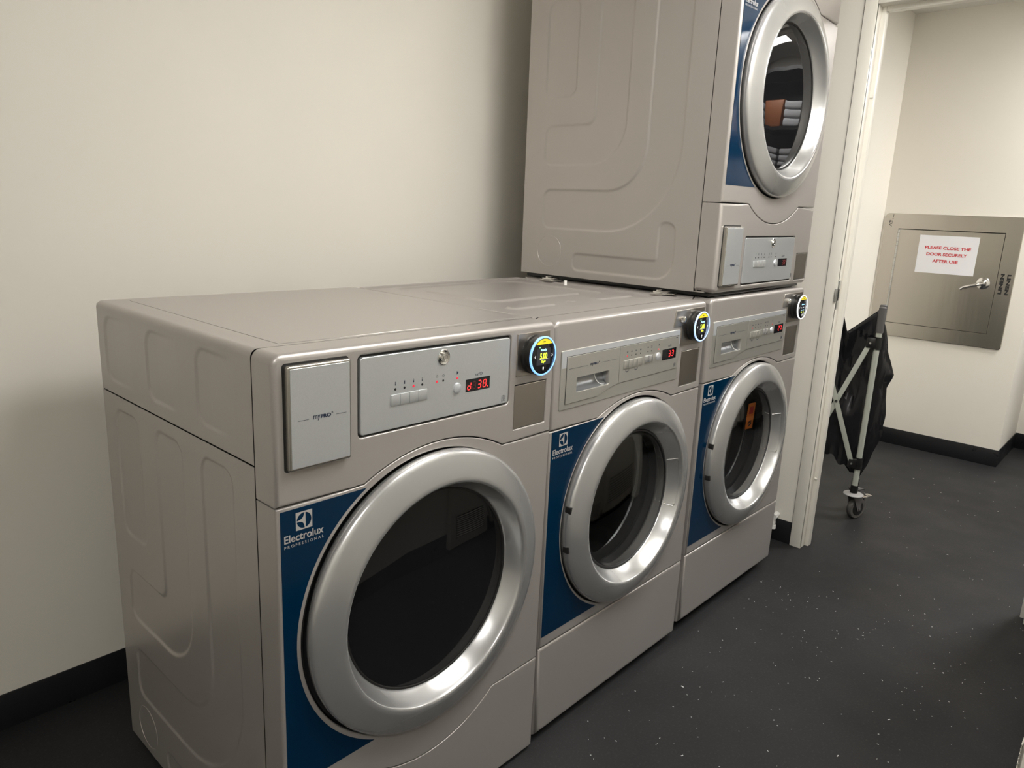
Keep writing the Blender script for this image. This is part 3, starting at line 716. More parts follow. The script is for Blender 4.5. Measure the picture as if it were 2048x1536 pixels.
def build_washer(root, zb, kind, digits, lamp_on, ringmat, fine):
    G = .0013; zs = .8400; H_ = H; yb = .738
    shell_common(root, zb, H_, yb, fine, 'washer')
    arc = seam_arc(.180, .528, zs + .0, .0370)
    pts = [(.155, zs), (.17, zs + .0005)] + arc + [(.536, zs + .0005), (.55, zs)]
    fa = [(.0005, zs + G, .007, 0)] + [(x, z + G, .0018, 0) for x, z in pts] + [(W - .0005, zs + G, .007, 0), (W - .0005, H_, .010, .017), (.0005, H_, .010, .017)]
    mid = [(.0005, .2760 + G, .007), (.0005, zs - G, .007)] + [(x, z - G, .0018) for x, z in pts] + [(W - .0005, zs - G, .007), (W - .0005, .2760 + G, .007)]
    kick = [(.0005, zb, .015), (.0005, .2760 - G, .007), (W - .0005, .2760 - G, .007), (W - .0005, zb, .015)]
    hx0, hx1, hz0, hz1 = .0838, .2135, .9222, .9575
    hhole = off(fillet([(hx0, hz0, 0, .003), (hx1, hz0, 0, .003), (hx1, hz1, 0, .003), (hx0, hz1, 0, .003)]))
    hhole = [(p[0], p[1]) for p in hhole]
    cov = rrect(.5620 - HW, .6645 - HW, .8590, .9620, .002)
    plate('control_fascia', off(fillet(fa)), 0, .0625, M['body'], root, holes=[hhole, cov], hr=.0008, hdepth=.006)
    plate('front_panel', off(mid), 0, .0625, M['body'], root, holes=[circ(WCX, DCZ, .2890, 120)], hr=.0035, hdepth=.012)
    plate('kick_panel', off(kick), 0, .0625, M['body'], root)
    plate('recess_backing', rrect(.558 - HW, .6685 - HW, .855, .966, .002), .006, .009, M['gap'], root, r=.0005, seg=1)
    plate('cover_plate', rrect(.5635 - HW, .6630 - HW, .8605, .9605, .0015), .0015, .006, M['plate'], root, r=.0012)
    backing(root, zb + .004, H_ - .016, DCZ)
    decal(root, DCZ, WCX, .2955)
    door(root, DCZ, .2190, .1950, True, M['wash_glass'])
    # instrument bezel with a brighter band on top
    bz = plate('control_bezel', rrect(.0250 - HW, .5430 - HW, .8860, 1.0262, .004), -.0022, .0, M['bezel'], root, r=.0012, holes=[hhole], hr=.0004)
    printmesh('bezel_band', [off([(.0262, .9852), (.0262, 1.0225), (.029, 1.0252), (.5395, 1.0252), (.5420, 1.0225), (.5420, .9852), (.5375, .9852), (.5375, 1.0118), (.0440, 1.0118), (.0440, .9852)])], -.0022, M['bright'], bz, .0005)
    dr = plate('detergent_drawer', off([(.0452, .8990), (.1712, .8985), (.186, .9035), (.225, .9130), (.2545, .9176), (.2545, 1.0105), (.0452, 1.0105)]), -.0040, -.0024, M['bezel'], root, r=.0006, holes=[hhole], hr=.0008)
    cp = plate('control_panel', off([(.2562, .9178), (.5362, .9192), (.5362, 1.0105), (.2562, 1.0105)]), -.0038, -.0024, M['bezel'], root, r=.0006)
    plate('panel_seam', off([(.0444, .8982), (.1712, .8977), (.186, .9027), (.225, .9122), (.2550, .9168), (.5370, .9184), (.5370, 1.0113), (.0444, 1.0113)]), -.0029, -.0024, M['gap'], root, r=.0002, seg=1, holes=[[(hx0 - .004 - HW, hz0 - .004), (hx1 + .004 - HW, hz0 - .004), (hx1 + .004 - HW, hz1 + .004), (hx0 - .004 - HW, hz1 + .004)]])
    # scooped handle
    bm = bmesh.new(); n = 14; rows = []
    for i in range(n + 1):
        t = i / n; z = hz1 + .001 - (hz1 - hz0 + .002) * t; y = -.0025 + .026 * math.sin(PI * min(1, t * 1.02)) ** .6 * (1 - .35 * t) if t < 1 else -.0025
        rows.append([bm.verts.new((hx0 - .001 - HW, y, z)), bm.verts.new((hx1 + .001 - HW, y, z))])
    for a, b in zip(rows[:-1], rows[1:]): bm.faces.new((a[0], a[1], b[1], b[0]))
    for s in (0, 1):
        bm.faces.new([r_[s] for r_ in rows])
    link('drawer_handle', bmfin(bm, 'drawer_handle', 35), M['handle'], dr)
    rib = bmesh.new(); cxr = .178 - HW
    add_tube(rib, [(cxr - .012 + .034 * (1 - math.cos(a)), .008 - .006 * math.sin(a), hz1 - .001 - (hz1 - hz0 - .002) * math.sin(a)) for a in [PI / 2 * k / 10 for k in range(11)]], .0009, 6)
    link('handle_rib', bmfin(rib, 'handle_rib'), M['white'], dr)
    y = -.0041; zt = .9800
    text('product_lettering', 'my', .1330 - HW, zt, y, .0115, M['ink'], dr, height=.0055)
    text('product_lettering', 'PRO', .1455 - HW, zt, y, .0185, M['ink'], dr, height=.0052, bold=.035)
    text('product_lettering', 'XL', .1655 - HW, zt + .0042, y, .0035, M['ink'], dr, height=.0025)
    prints('printed_rule', [[seg_line((.0530 - HW, .9818), (.1223 - HW, .9818), .0005)], [seg_line((.1755 - HW, .9820), (.2449 - HW, .9822), .0005)]], y, M['ink'], dr)
    y = -.0038
    pol = []
    for x in (.2862, .3058, .3257, .3462): pol.append(tub_icon(x - HW, .9940, .0026))
    pol += [tub_icon(.3815 - HW, .9952, .0026), [q for q in ([seg_line((.3952 - HW, .9925), (.4000 - HW, .9925), .0005), seg_line((.3952 - HW, .9985), (.4000 - HW, .9985), .0005), seg_line((.3952 - HW, .9925), (.3952 - HW, .9985), .0005), seg_line((.4000 - HW, .9925), (.4000 - HW, .9985), .0005)])]]
    pol.append([[(.4325 - HW, .9990), (.4325 - HW, .9930), (.4358 - HW, .9960)]])
    pol += [tub_icon(.4850 - HW, .9870, .0030), [seg_line((.4895 - HW, .984), (.4910 - HW, .990), .0005)], clock_icon(.4945 - HW, .9870, .0026)]
    pol.append(book(.5225 - HW, .9300, .0085))
    for a in (.2830, .3230):
        pol += [[seg_line((a - HW, .9490), (a - HW, .9445), .0005), seg_line((a + .015 - HW, .9490), (a + .015 - HW, .9445), .0005), seg_line((a - HW, .9445), (a + .003 - HW, .9430), .0005), seg_line((a + .015 - HW, .9445), (a + .012 - HW, .9430), .0005)]]
        pol.append(tub_icon(a + .0075 - HW, .9435, .0028))
    pol.append([seg_line((.5190 - HW, 1.0060), (.5275 - HW, 1.0060), .0016)])
    prints('printed_symbol', pol, y, M['ink'], cp)
    for i, x in enumerate((.2862, .3058, .3257, .3465, .3819, .3978, .4342)):
        lathe('indicator_lamp', [(.0002, y - .0004), (.0014, y - .0005), (.0020, y)], x - HW, .9836, M['lamp_red'] if lamp_on[i] else M['black'], cp, n=14)
    for i in range(4):
        x0 = .2735 + i * .0208
        bm = bmesh.new(); add_box(bm, x0 - HW, x0 + .0203 - HW, y - .0020, y + .001, .9515, .9728, .0006)
        link('selector_button', bmfin(bm, 'selector_button'), M['bezel'], cp)
    for i, x0 in enumerate((.3685, .3868)):
        bm = bmesh.new(); add_box(bm, x0 - HW, x0 + .018 - HW, y - .0034, y + .001, .9548, .9732, .0018)
        link('option_button', bmfin(bm, 'option_button'), M['ring'], cp)
    lathe('start_button', [(.0002, y - .0052), (.006, y - .0048), (.0092, y - .0034), (.0106, y)], .4324 - HW, .9648, M['bright'], cp, n=32)
    d = plate('display', rrect(.4540 - HW, .5250 - HW, .9498, .9795, .0006), y - .0004, y + .001, M['screen'], root, r=.0002, seg=1)
    lit = []
    for ch, x in zip(digits, (.4860, .5010)): lit.append(digit_polys(ch, x - HW, .9580, .0085, .0145, .0016))
    prints('display_digit', lit, y - .0005, M['lit_red'], d)
    terminal(root, .613 - HW, 1.0315, ringmat, kind, True)

def feet(root, zb, pts=((.05, .08), (.63, .08), (.05, .66), (.63, .66)), base=0.0):
    for x, y in pts:
        bm = bmesh.new(); b2 = bmesh.new()
        bmesh.ops.create_cone(b2, cap_ends=True, segments=24, radius1=.024, radius2=.021, depth=.011)
        merge(bm, b2, Matrix.Translation((x - HW, y, base + .0055)))
        b2 = bmesh.new(); bmesh.ops.create_cone(b2, cap_ends=True, segments=16, radius1=.008, radius2=.008, depth=max(.003, zb - base - .006))
        merge(bm, b2, Matrix.Translation((x - HW, y, base + .008 + (zb - base - .008) / 2)))
        link('levelling_foot', bmfin(bm, 'levelling_foot'), M['black'], root)

P_ = .7086
def mroot(name, label, cat, i, ux, uy, ut, ue, uz, z=0.0):
    return thing(name, label, cat, ((i) * P_ + HW + ux, uy, uz + z), (0, -ue, ut), 'dryers with round doors' if 'dryer' in name else 'washing machines with round doors')
m1 = mroot('tumble_dryer', 'dryer at the near end of the row, red display reading d 38, dark glass door', 'dryer', 0, .0029, -.0066, .0016, -.0077, .0015)
build_dryer(m1, .0122); feet(m1, .0122, base=.0005)
m2 = mroot('washing_machine', 'middle washing machine between the near dryer and the stacked pair, display reading 33', 'washing machine', 1, -.0059, -.0027, -.0020, .0034, -.0021)
build_washer(m2, .0254, 'm2', '33', (1, 0, 0, 0, 0, 0, 1), M['led_ring_pale'], True); feet(m2, .0254, base=.003)
m3 = mroot('washing_machine', 'far washing machine underneath the stacked dryer, display reading 27', 'washing machine', 2, .0054, .0017, -.0046, .0015, .0005)
build_washer(m3, .0374, 'm3', '27', (1, 0, 0, 0, 0, 0, 1), M['led_ring_white'], False); feet(m3, .0374, base=.001)
m4 = mroot('tumble_dryer', 'dryer stacked on top of the far washing machine, controls below its door', 'dryer', 2, .0026, .0020, .0019, .0017, 0, 1.112)
build_dryer(m4, 0.0, True); feet(m4, .001, ((.05, .11), (.63, .11), (.05, .66), (.63, .66)), base=-.0135)
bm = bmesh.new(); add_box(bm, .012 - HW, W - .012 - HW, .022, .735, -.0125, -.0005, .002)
link('stacking_shade_base', bmfin(bm, 'stacking_shade_base'), M['black'], m4)  # black plastic underside, added as a plate to paint the gap's shade black
# steel stacking brackets poking out at the side
for yy in (.150, .590):
    bm = bmesh.new(); add_box(bm, -.052 - HW, .03 - HW, yy - .028, yy + .028, -.0135, -.0115, .0006)
    add_box(bm, -.052 - HW, -.010 - HW, yy - .020, yy + .020, -.0115, -.006, .0015)
    add_box(bm, -.030 - HW, .0 - HW, yy + .012, yy + .022, -.0115, -.0035, .001)
    link('stacking_bracket', bmfin(bm, 'stacking_bracket'), M['chrome'], m4)

# ------------------------------------------------------------------ the room
def struct(o): o['kind'] = 'structure'; return o
def wallbox(name, x0, x1, y0, y1, z0, z1, m): return struct(box(name, x0, x1, y0, y1, z0, z1, m))
YW = .976; XE, XE2 = 2.355, 2.470; YO = -.97
XC, XR, YL, YA = 4.264, 4.80, .41, -.390
bm = bmesh.new(); add_box(bm, -2.3, 5.2, -2.9, 1.15, -.06, 0); struct(link('floor', bmfin(bm, 'floor'), M['floor']))
bm = bmesh.new(); add_box(bm, -2.3, 5.2, -2.9, 1.15, CEIL, CEIL + .06); struct(link('ceiling', bmfin(bm, 'ceiling'), M['ceiling']))
wallbox('wall_back', -2.2, XE2, YW, YW + .12, 0, CEIL, M['wall'])
wallbox('wall_left', -2.2, -2.1, -2.6, YW, 0, CEIL, M['wall'])
wallbox('wall_front', .45, XE2, YO - .12, YO, 0, CEIL, M['wall'])
wallbox('wall_hall', .45, .57, -2.5, YO - .12, 0, CEIL, M['wall'])
wallbox('wall_rear', -2.2, .57, -2.6, -2.5, 0, CEIL, M['wall'])
wallbox('wall_right', XE + .010, XE2 - .010, .010, YW, 0, CEIL, M['wall'])
wallbox('wall_right_near', XE + .010, XE2 - .010, YO, -.845, 0, CEIL, M['wall'])
wallbox('wall_right_header', XE + .010, XE2 - .010, -.845, .010, 2.11, CEIL, M['wall'])
wallbox('wall_next_left', XE2 - .010, XC + .1, YL, YL + .1, 0, CEIL, M['wall2'])
wallbox('wall_next_far', XC, XC + .12, YA, YL, 0, CEIL, M['wall2'])
wallbox('wall_next_return', XC + .12, XR, YA, YA + .1, 0, CEIL, M['wall2'])
wallbox('wall_next_end', XR, XR + .1, -2.7, YA + .1, 0, CEIL, M['wall2'])
wallbox('wall_next_near', XE2 - .010, XR + .1, -2.8, -2.7, 0, CEIL, M['wall2'])
wallbox('wall_next_side', XE2 - .13, XE2 - .010, -2.7, YO - .12, 0, CEIL, M['wall2'])
def base(name, x0, x1, y0, y1):
    return struct(box(name, x0, x1, y0, y1, 0, .098, M['rubber'], bev=.002))
base('baseboard_back', -2.1, XE + .010, YW - .005, YW)
base('baseboard_right', XE + .005, XE + .010, .019, YW - .005)
base('baseboard_front', .45, XE + .01, YO, YO + .005)
base('baseboard_next_far', XC - .005, XC, YA - .005, YL)
base('baseboard_next_return', XC, XR, YA - .005, YA)
base('baseboard_next_end', XR - .005, XR, -2.7, YA - .005)
base('baseboard_next_left', XE2, XC - .005, YL - .005, YL)
# door frame (hollow metal, painted)
df = bpy.data.objects.new('door_1', None); COL.objects.link(df); df['kind'] = 'structure'
YJ, YJ2, HD = -.027, -.807, 2.074
def casing(name, ys, z1):
    y0, y1 = ys
    return box(name, XE, XE + .012, y0, y1, 0, z1, M['trim'], df, .0025)
casing('door_casing', (YJ, .018), HD + .045); casing('door_casing', (YJ2 - .045, YJ2), HD + .045)
box('door_casing', XE, XE + .012, YJ2, YJ, HD, HD + .045, M['trim'], df, .0025)
for s, y in ((1, YJ), (-1, YJ2)):
    a, b = (y, y + .037) if s > 0 else (y - .037, y)
    j = box('door_jamb', XE + .003, XE2, a, b, 0, HD + .0005, M['trim'], df, .0005)
    st = (y - .016, y + .004) if s > 0 else (y - .004, y + .016)
    box('door_stop', XE + .048, XE2 - .035, st[0], st[1], 0, HD + .004, M['trim'], df, .002)
box('door_header', XE + .003, XE2, YJ2 - .036, YJ + .036, HD + .0005, HD + .0375, M['trim'], df, .003)
box('door_stop', XE + .048, XE2 - .035, YJ2 + .0162, YJ - .0162, HD - .016, HD + .004, M['trim'], df, .002)
box('casing_shadow', XE + .0086, XE + .0108, .018, .0212, 0, CEIL, mat('painted_gap_shadow', (0.16, 0.13, 0.12), 0.8), df)  # dark strip painted in as the shadow line between casing and wall
# far side casing
box('door_casing', XE2 - .012, XE2, YJ, .018, 0, HD + .045, M['trim'], df, .0025)
box('door_casing', XE2 - .012, XE2, YJ2 - .045, YJ2, 0, HD + .045, M['trim'], df, .0025)
for z in (.30, 1.772):
    bm = bmesh.new(); b2 = bmesh.new(); bmesh.ops.create_uvsphere(b2, u_segments=16, v_segments=8, radius=.0055); merge(bm, b2, Matrix.Translation((XE + .047, YJ - .008, z)))
    link('rubber_silencer', bmfin(bm, 'rubber_silencer'), M['trim'], df)
bm = bmesh.new(); add_box(bm, XE + .004, XE + .034, YJ - .0012, YJ + .001, 1.000, 1.110, .0005)
add_box(bm, XE - .010, XE + .008, YJ - .0012, YJ + .004, 1.030, 1.080, .001)
sp = link('strike_plate', bmfin(bm, 'strike_plate'), M['galv'], df)
bm = bmesh.new(); add_box(bm, XE + .012, XE + .024, YJ - .0018, YJ - .001, 1.033, 1.077)
link('strike_hole', bmfin(bm, 'strike_hole'), M['gap'], sp)

# ------------------------------------------------------------------ ceiling lights (outside the frame, seen in the reflections)
def ceiling_light(x, y, sx, sy, strength, label, grp='recessed ceiling light panels'):
    t = thing('ceiling_light', label, 'ceiling light', (x, y, CEIL), group=None)
    bm = bmesh.new(); z = 0
    for a in ((-sx / 2 - .02, sx / 2 + .02, -sy / 2 - .02, -sy / 2), (-sx / 2 - .02, sx / 2 + .02, sy / 2, sy / 2 + .02), (-sx / 2 - .02, -sx / 2, -sy / 2, sy / 2), (sx / 2, sx / 2 + .02, -sy / 2, sy / 2)):
        add_box(bm, *a, -.012, 0)
    link('frame', bmfin(bm, 'frame'), M['white'], t)
    bm = bmesh.new(); add_box(bm, -sx / 2, sx / 2, -sy / 2, sy / 2, -.008, -.001)
    link('diffuser', bmfin(bm, 'diffuser'), lamp_mat('diffuser_%d' % int(x * 10 + 50), strength), t)
ceiling_light(1.08, -.68, 1.20, .50, LIGHT_MAIN, 'long ceiling light panel above the aisle in front of the machines')
ceiling_light(-1.1, -1.6, .60, .60, LIGHT_HALL, 'square ceiling light panel over the entry behind the camera')
ceiling_light(3.85, -1.30, .60, .60, LIGHT_NEXT, 'square ceiling light panel in the chute room beyond the doorway')

# ------------------------------------------------------------------ linen chute
ch = thing('linen_chute', 'stainless steel linen chute hatch set in the far wall, LINEN lettered on its frame', 'linen chute', (XC, 0, 0), (0, 0, -PI / 2))
# local frame: x to the right as seen (world -y), y into the wall (world +x)
def L(y): return -y   # world y -> local x
fx0, fx1, fz0, fz1 = L(.396), L(-.305), .665, 1.387
dx0, dx1, dz0, dz1 = L(.317), L(-.226), .745, 1.301
plate('chute_frame', rrect(fx0, fx1, fz0, fz1, .018), -.010, .0, M['steel'], ch, r=.003, holes=[rrect(dx0, dx1, dz0, dz1, .001, 2)], hr=.001)
plate('chute_recess', rrect(dx0 - .003, dx1 + .003, dz0 - .003, dz1 + .003, .001, 1), -.001, .0, M['gap'], ch, r=.0003, seg=1)
cd = plate('chute_door', rrect(dx0 + .010, dx1 - .003, dz0 + .002, dz1 - .004, .001, 2), -.0085, -.001, M['steel'], ch, r=.001)
bm = bmesh.new()
z = dz0 + .003; k = 0
while z < dz1 - .006:
    z2 = min(z + .024, dz1 - .004); add_tube(bm, [(dx0 + .0055, -.0105, z), (dx0 + .0055, -.0105, z2 - .0012)], .0052, 10); z = z2
link('piano_hinge', bmfin(bm, 'piano_hinge'), M['galv'], ch)
hx, hz = L(-.163), 1.024
hb = lathe('door_handle', [(.033, -.0085), (.033, -.0145), (.029, -.0185), (.018, -.021), (.013, -.030), (.011, -.045), (.0005, -.047)], hx, hz, M['chrome'], cd, n=40)
bm = bmesh.new(); add_tube(bm, [(hx, -.042, hz), (hx - .012, -.050, hz - .004), (hx - .035, -.053, hz - .013), (hx - .060, -.054, hz - .020), (hx - .085, -.052, hz - .028), (hx - .098, -.050, hz - .040)], [.010, .0095, .0085, .0078, .0075, .0070], 14)
link('handle_lever', bmfin(bm, 'handle_lever'), M['chrome'], hb)
def rot_text(name, body, cx, cz, width, height, ang, m, parent, y, bold=0.03):
    o = text(name, body, -width / 2, -height / 2, 0, width, m, parent, bold=bold, height=height)
    o.location = (cx, y, cz); o.rotation_euler = (0, ang, 0); return o
rot_text('linen_lettering', 'LINEN', L(-.2475), 1.028, .112, .0165, -PI / 2, M['black_ink'], ch, -.0102, .055)
rot_text('linen_lettering', 'LINEN', L(-.2800), 1.026, .112, .0165, PI / 2, M['black_ink'], ch, -.0102, .055)
mk = []
cx0, cz0 = L(.366), 1.328
printmesh('maker_mark', [seg_line((cx0 + .010, cz0 - .016), (cx0 - .004, cz0 - .006), .003), seg_line((cx0 - .004, cz0 - .006), (cx0 + .008, cz0 + .0), .002), seg_line((cx0 - .004, cz0 + .002), (cx0 + .006, cz0 + .002), .003),
                         seg_line((cx0 - .005, cz0 + .008), (cx0 + .006, cz0 + .012), .003), seg_line((cx0 - .005, cz0 + .017), (cx0 + .005, cz0 + .016), .003), seg_line((cx0 - .004, cz0 + .002), (cx0 - .005, cz0 + .017), .002),
                         seg_line((cx0 + .009, cz0 - .004), (cx0 + .010, cz0 + .018), .0018), seg_line((cx0 + .010, cz0 + .024), (cx0 + .012, cz0 + .031), .0025), seg_line((cx0 + .011, cz0 + .036), (cx0 + .013, cz0 + .042), .0025),
                         seg_line((cx0 + .012, cz0 + .046), (cx0 + .013, cz0 + .052), .003)], -.0102, M['black_ink'], ch)
nt_ = thing('paper_notice', 'white paper notice with red capitals taped to the steel chute door', 'notice', (XC, 0, 0), (0, 0, -PI / 2))
px = [(-.194, 1.271), (.109, 1.2715), (.108, 1.0575), (-.193, 1.0575)]
bm = bmesh.new(); flatpoly(bm, px, -.0086, .0006); link('paper_sheet', bmfin(bm, 'paper_sheet', sm=False), M['paper'], nt_)
text('notice_lettering', 'PLEASE CLOSE THE', L(.158), 1.1945, -.0093, .233, M['red_ink'], nt_, bold=.03, height=.0165)
text('notice_lettering', 'DOOR SECURELY', L(.146), 1.1580, -.0093, .207, M['red_ink'], nt_, bold=.03, height=.0165)
text('notice_lettering', 'AFTER USE', L(.109), 1.1200, -.0093, .130, M['red_ink'], nt_, bold=.03, height=.0165)

# ------------------------------------------------------------------ folding laundry cart
cart = thing('laundry_cart', 'folding X-frame laundry cart with a black vinyl bag, just beyond the doorway', 'laundry cart', (2.845, -.063, 0), (0, 0, math.radians(15)))
# local: x away from the viewer, y to the left along the X frame
LX, LY = .105, .255
def leg(x, y, cast):
    tube('leg', [(x, y, .125), (x, y, .89)], .0125, M['pole'], cart, 18)
    tube('leg_sleeve', [(x, y, .868), (x, y, .93), (x, y, .975), (x, y, .979)], [.0158, .0158, .0155, .012], M['cap_grey'], cart, 18)
    # caster
    bm = bmesh.new()
    add_tube(bm, [(x, y, .125), (x, y, .165)], .0165, 18)
    link('caster_socket', bmfin(bm, 'caster_socket'), M['black'], cart)
    bm = bmesh.new(); b2 = bmesh.new(); bmesh.ops.create_uvsphere(b2, u_segments=32, v_segments=12, radius=1)
    if not cast: pass
    merge(bm, b2, Matrix.Translation((x, y, .121)) @ Matrix.Diagonal((.043, .043, .0085, 1) if cast else (.020, .020, .006, 1)))
    link('caster_disc', bmfin(bm, 'caster_disc', 60), M['lgrey'], cart)
    a = math.radians(-38)
    d = Vector((math.cos(a), math.sin(a), 0)); s = Vector((-d.y, d.x, 0)); o = Vector((x, y, 0)) + d * .030
    mt_ = Matrix(((s.x, d.x, 0, o.x), (s.y, d.y, 0, o.y), (0, 0, 1, 0), (0, 0, 0, 1)))   # local x=axle, y=rolling direction
    bm = bmesh.new(); b2 = bmesh.new(); add_lathe_x(b2, [(.0, .012), (.030, .0125), (.046, .012), (.0495, .008), (.0500, 0), (.0495, -.008), (.046, -.012), (.030, -.0125), (.0, -.012)], .050, 40); merge(bm, b2, mt_)
    wh = link('caster_wheel', bmfin(bm, 'caster_wheel'), M['wheel'], cart)
    bm = bmesh.new(); b2 = bmesh.new(); add_lathe_x(b2, [(.0, .0150), (.030, .0148), (.034, .0122), (.034, -.0122), (.030, -.0148), (.0, -.0150)], .050, 32); merge(bm, b2, mt_)
    link('wheel_hub', bmfin(bm, 'wheel_hub'), M['black'], wh)
    bm = bmesh.new()
    for sx in (-1, 1):
        b2 = bmesh.new()
        pts = [(-.045, .112), (.012, .112), (.004, .045), (-.008, .038), (-.014, .050)]
        v0 = [b2.verts.new((sx * .018, p[0], p[1])) for p in pts]; v1 = [b2.verts.new((sx * .0205, p[0], p[1])) for p in pts]
        b2.faces.new(v0); b2.faces.new(v1[::-1])
        for i in range(5): b2.faces.new((v0[i], v0[(i + 1) % 5], v1[(i + 1) % 5], v1[i]))
        merge(bm, b2, mt_)
    add_box(bm, -.0205, .0205, -.045, .012, .108, .112, 0, mtx=mt_)
    b2 = bmesh.new(); add_lathe_x(b2, [(0, .024), (.006, .024), (.006, -.024), (0, -.024)], .050, 12); merge(bm, b2, mt_)
    link('caster_fork', bmfin(bm, 'caster_fork'), M['cap_grey'], cart)
    if not cast: return
    bm = bmesh.new(); add_box(bm, -.014, .014, .005, .062, .098, .1015, .001, mtx=mt_); add_box(bm, -.014, .014, .058, .080, .101, .1045, .001, mtx=mt_)
    link('brake_lever', bmfin(bm, 'brake_lever'), M['chrome'], cart)
def add_lathe_x(bm, prof, cz, n):
    rings = []
    for r, x in prof:
        r = max(r, .0002); rings.append([bm.verts.new((x, r * math.cos(2 * PI * k / n), cz + r * math.sin(2 * PI * k / n))) for k in range(n)])
    for a, b in zip(rings[:-1], rings[1:]):
        for k in range(n): bm.faces.new((a[k], a[(k + 1) % n], b[(k + 1) % n], b[k]))
    bm.faces.new(rings[0]); bm.faces.new(rings[-1][::-1])
for lx, ly in ((0, 0), (0, LY), (LX, 0), (LX, LY)): leg(lx, ly, lx == 0)
def flatbar(name, p, q, w_, t_, m, parent):
    p, q = Vector(p), Vector(q); d = (q - p); Ln = d.length; d.normalize(); xax = Vector((1, 0, 0)); s = d.cross(xax).normalized()
    mt_ = Matrix(((xax.x, s.x, d.x, p.x), (xax.y, s.y, d.y, p.y), (xax.z, s.z, d.z, p.z), (0, 0, 0, 1)))
    bm = bmesh.new(); add_box(bm, -t_ / 2, t_ / 2, -w_ / 2, w_ / 2, 0, Ln, .002, mtx=mt_); return link(name, bmfin(bm, name), m, parent)
for xx in (0, LX):
    sgn = -1 if xx == 0 else 1
    flatbar('cross_bar', (xx + sgn * .014, .028, .822), (xx + sgn * .014, LY - .028, .270), .021, .006, M['pole'], cart)
    flatbar('cross_bar', (xx + sgn * .021, .028, .270), (xx + sgn * .021, LY - .028, .822), .021, .006, M['pole'], cart)
    bm = bmesh.new(); add_tube(bm, [(xx + sgn * .010, LY / 2, .546), (xx + sgn * .027, LY / 2, .546)], .0065, 12); link('pivot_bolt', bmfin(bm, 'pivot_bolt'), M['chrome'], cart)
    for yy, sy in ((0, 1), (LY, -1)):
        for zz in (.822, .270):
            bm = bmesh.new(); add_tube(bm, [(xx, yy, zz - .027), (xx, yy, zz + .027)], .0175, 18)
            add_box(bm, xx + sgn * .016 - .009, xx + sgn * .016 + .009, min(yy + sy * .005, yy + sy * .045), max(yy + sy * .005, yy + sy * .045), zz - .022, zz + .024, .007)
            cl = link('clamp', bmfin(bm, 'clamp'), M['black'], cart)
            bm = bmesh.new(); add_tube(bm, [(xx + sgn * .020, yy + sy * .028, zz), (xx + sgn * .029, yy + sy * .028, zz)], [.0062, .0045], 12); link('clamp_bolt', bmfin(bm, 'clamp_bolt'), M['chrome'], cl)
# bag: rings of points lofted from the sagging rim down to the gathered bottom
random.seed(4)
def bag():
    n = 96; rows = []; NZ = 44
    for j in range(NZ + 1):
        t = j / NZ; row = []
        for i in range(n):
            u = i / n * 4; e = int(u); f = u - e
            # corners inside the poles: 0 near-right, 1 far-right, 2 far-left, 3 near-left
            cs = [(.012, .004), (LX - .012, .004), (LX - .012, LY - .004), (.012, LY - .004)]
            a, b = cs[e], cs[(e + 1) % 4]; x = a[0] + (b[0] - a[0]) * f; y = a[1] + (b[1] - a[1]) * f
            tri = 1 - abs(2 * f - 1)
            # sagging rim on each side; the two X sides dip in a V
            dip = (.030, .115, .030, .115)[e]
            sag = dip * tri ** (1.0 if e in (1, 3) else .8)
            if e == 3:
                sag = .117 * (1 - (f - .51) / .49) if f > .51 else .117 * max(0, 1 - (.51 - f) / .165) ** 1.2
            ztop = .966 - sag
            # bulge / collapse
            bulge = 0
            if e == 0:
                bulge = float(np.interp(t, [0, .03, .09, .22, .31, .345, .42, .6, .72, .85, .93, 1], [0, .010, .024, .044, .066, .076, .060, .072, .068, .052, .046, .030])) * max(0, math.sin(PI * f)) ** .45
            nx, ny = ((0, -1), (1, 0), (0, 1), (-1, 0))[e]
            if e == 3: bulge = -.055 * math.sin(PI * f) * math.sin(PI * min(1, t * 1.5)) - .006
            if e == 1: bulge = -.02 * math.sin(PI * f)
            zbot = .215 + .135 * min(1, max(0, y / LY)) + .012 * math.sin(i * .9)
            if e == 0: zbot -= .015 * math.sin(PI * f)
            z = ztop + (zbot - ztop) * t
            taper = 1 - .16 * max(0, (t - .72) / .28) ** 1.5
            cxm, cym = LX / 2, LY * .42
            fold = .007 * math.sin(i * .55 + 5 * t) * math.sin(PI * min(1, t * 2)) + .006 * math.sin(i * 1.35 - 9 * t + 1.3) * t + .004 * math.sin(i * 2.9 + 14 * t)
            fold += .010 * abs(math.sin(i * .21 + t * 7.5)) * t
            X = x + nx * (bulge + fold * .8); Y = y + ny * (bulge + fold * .8)
            X = cxm + (X - cxm) * taper; Y = cym + (Y - cym) * taper
            # keep the near side behind the frame
            if e == 3: X = max(X, .020)
            row.append((X, Y, z))
        rows.append(row)
    bm = bmesh.new(); V = [[bm.verts.new(p) for p in r_] for r_ in rows]
    for A, B in zip(V[:-1], V[1:]):
        for k in range(n): bm.faces.new((A[k], A[(k + 1) % n], B[(k + 1) % n], B[k]))
    # gathered bottom
    c = bm.verts.new((LX / 2, LY * .42, .30))
    for k in range(n): bm.faces.new((V[-1][k], V[-1][(k + 1) % n], c))
    me = bmfin(bm, 'bag', 55); o = link('bag', me, M['vinyl'], cart)
    so = o.modifiers.new('thickness', 'SOLIDIFY'); so.thickness = .0015
bag()

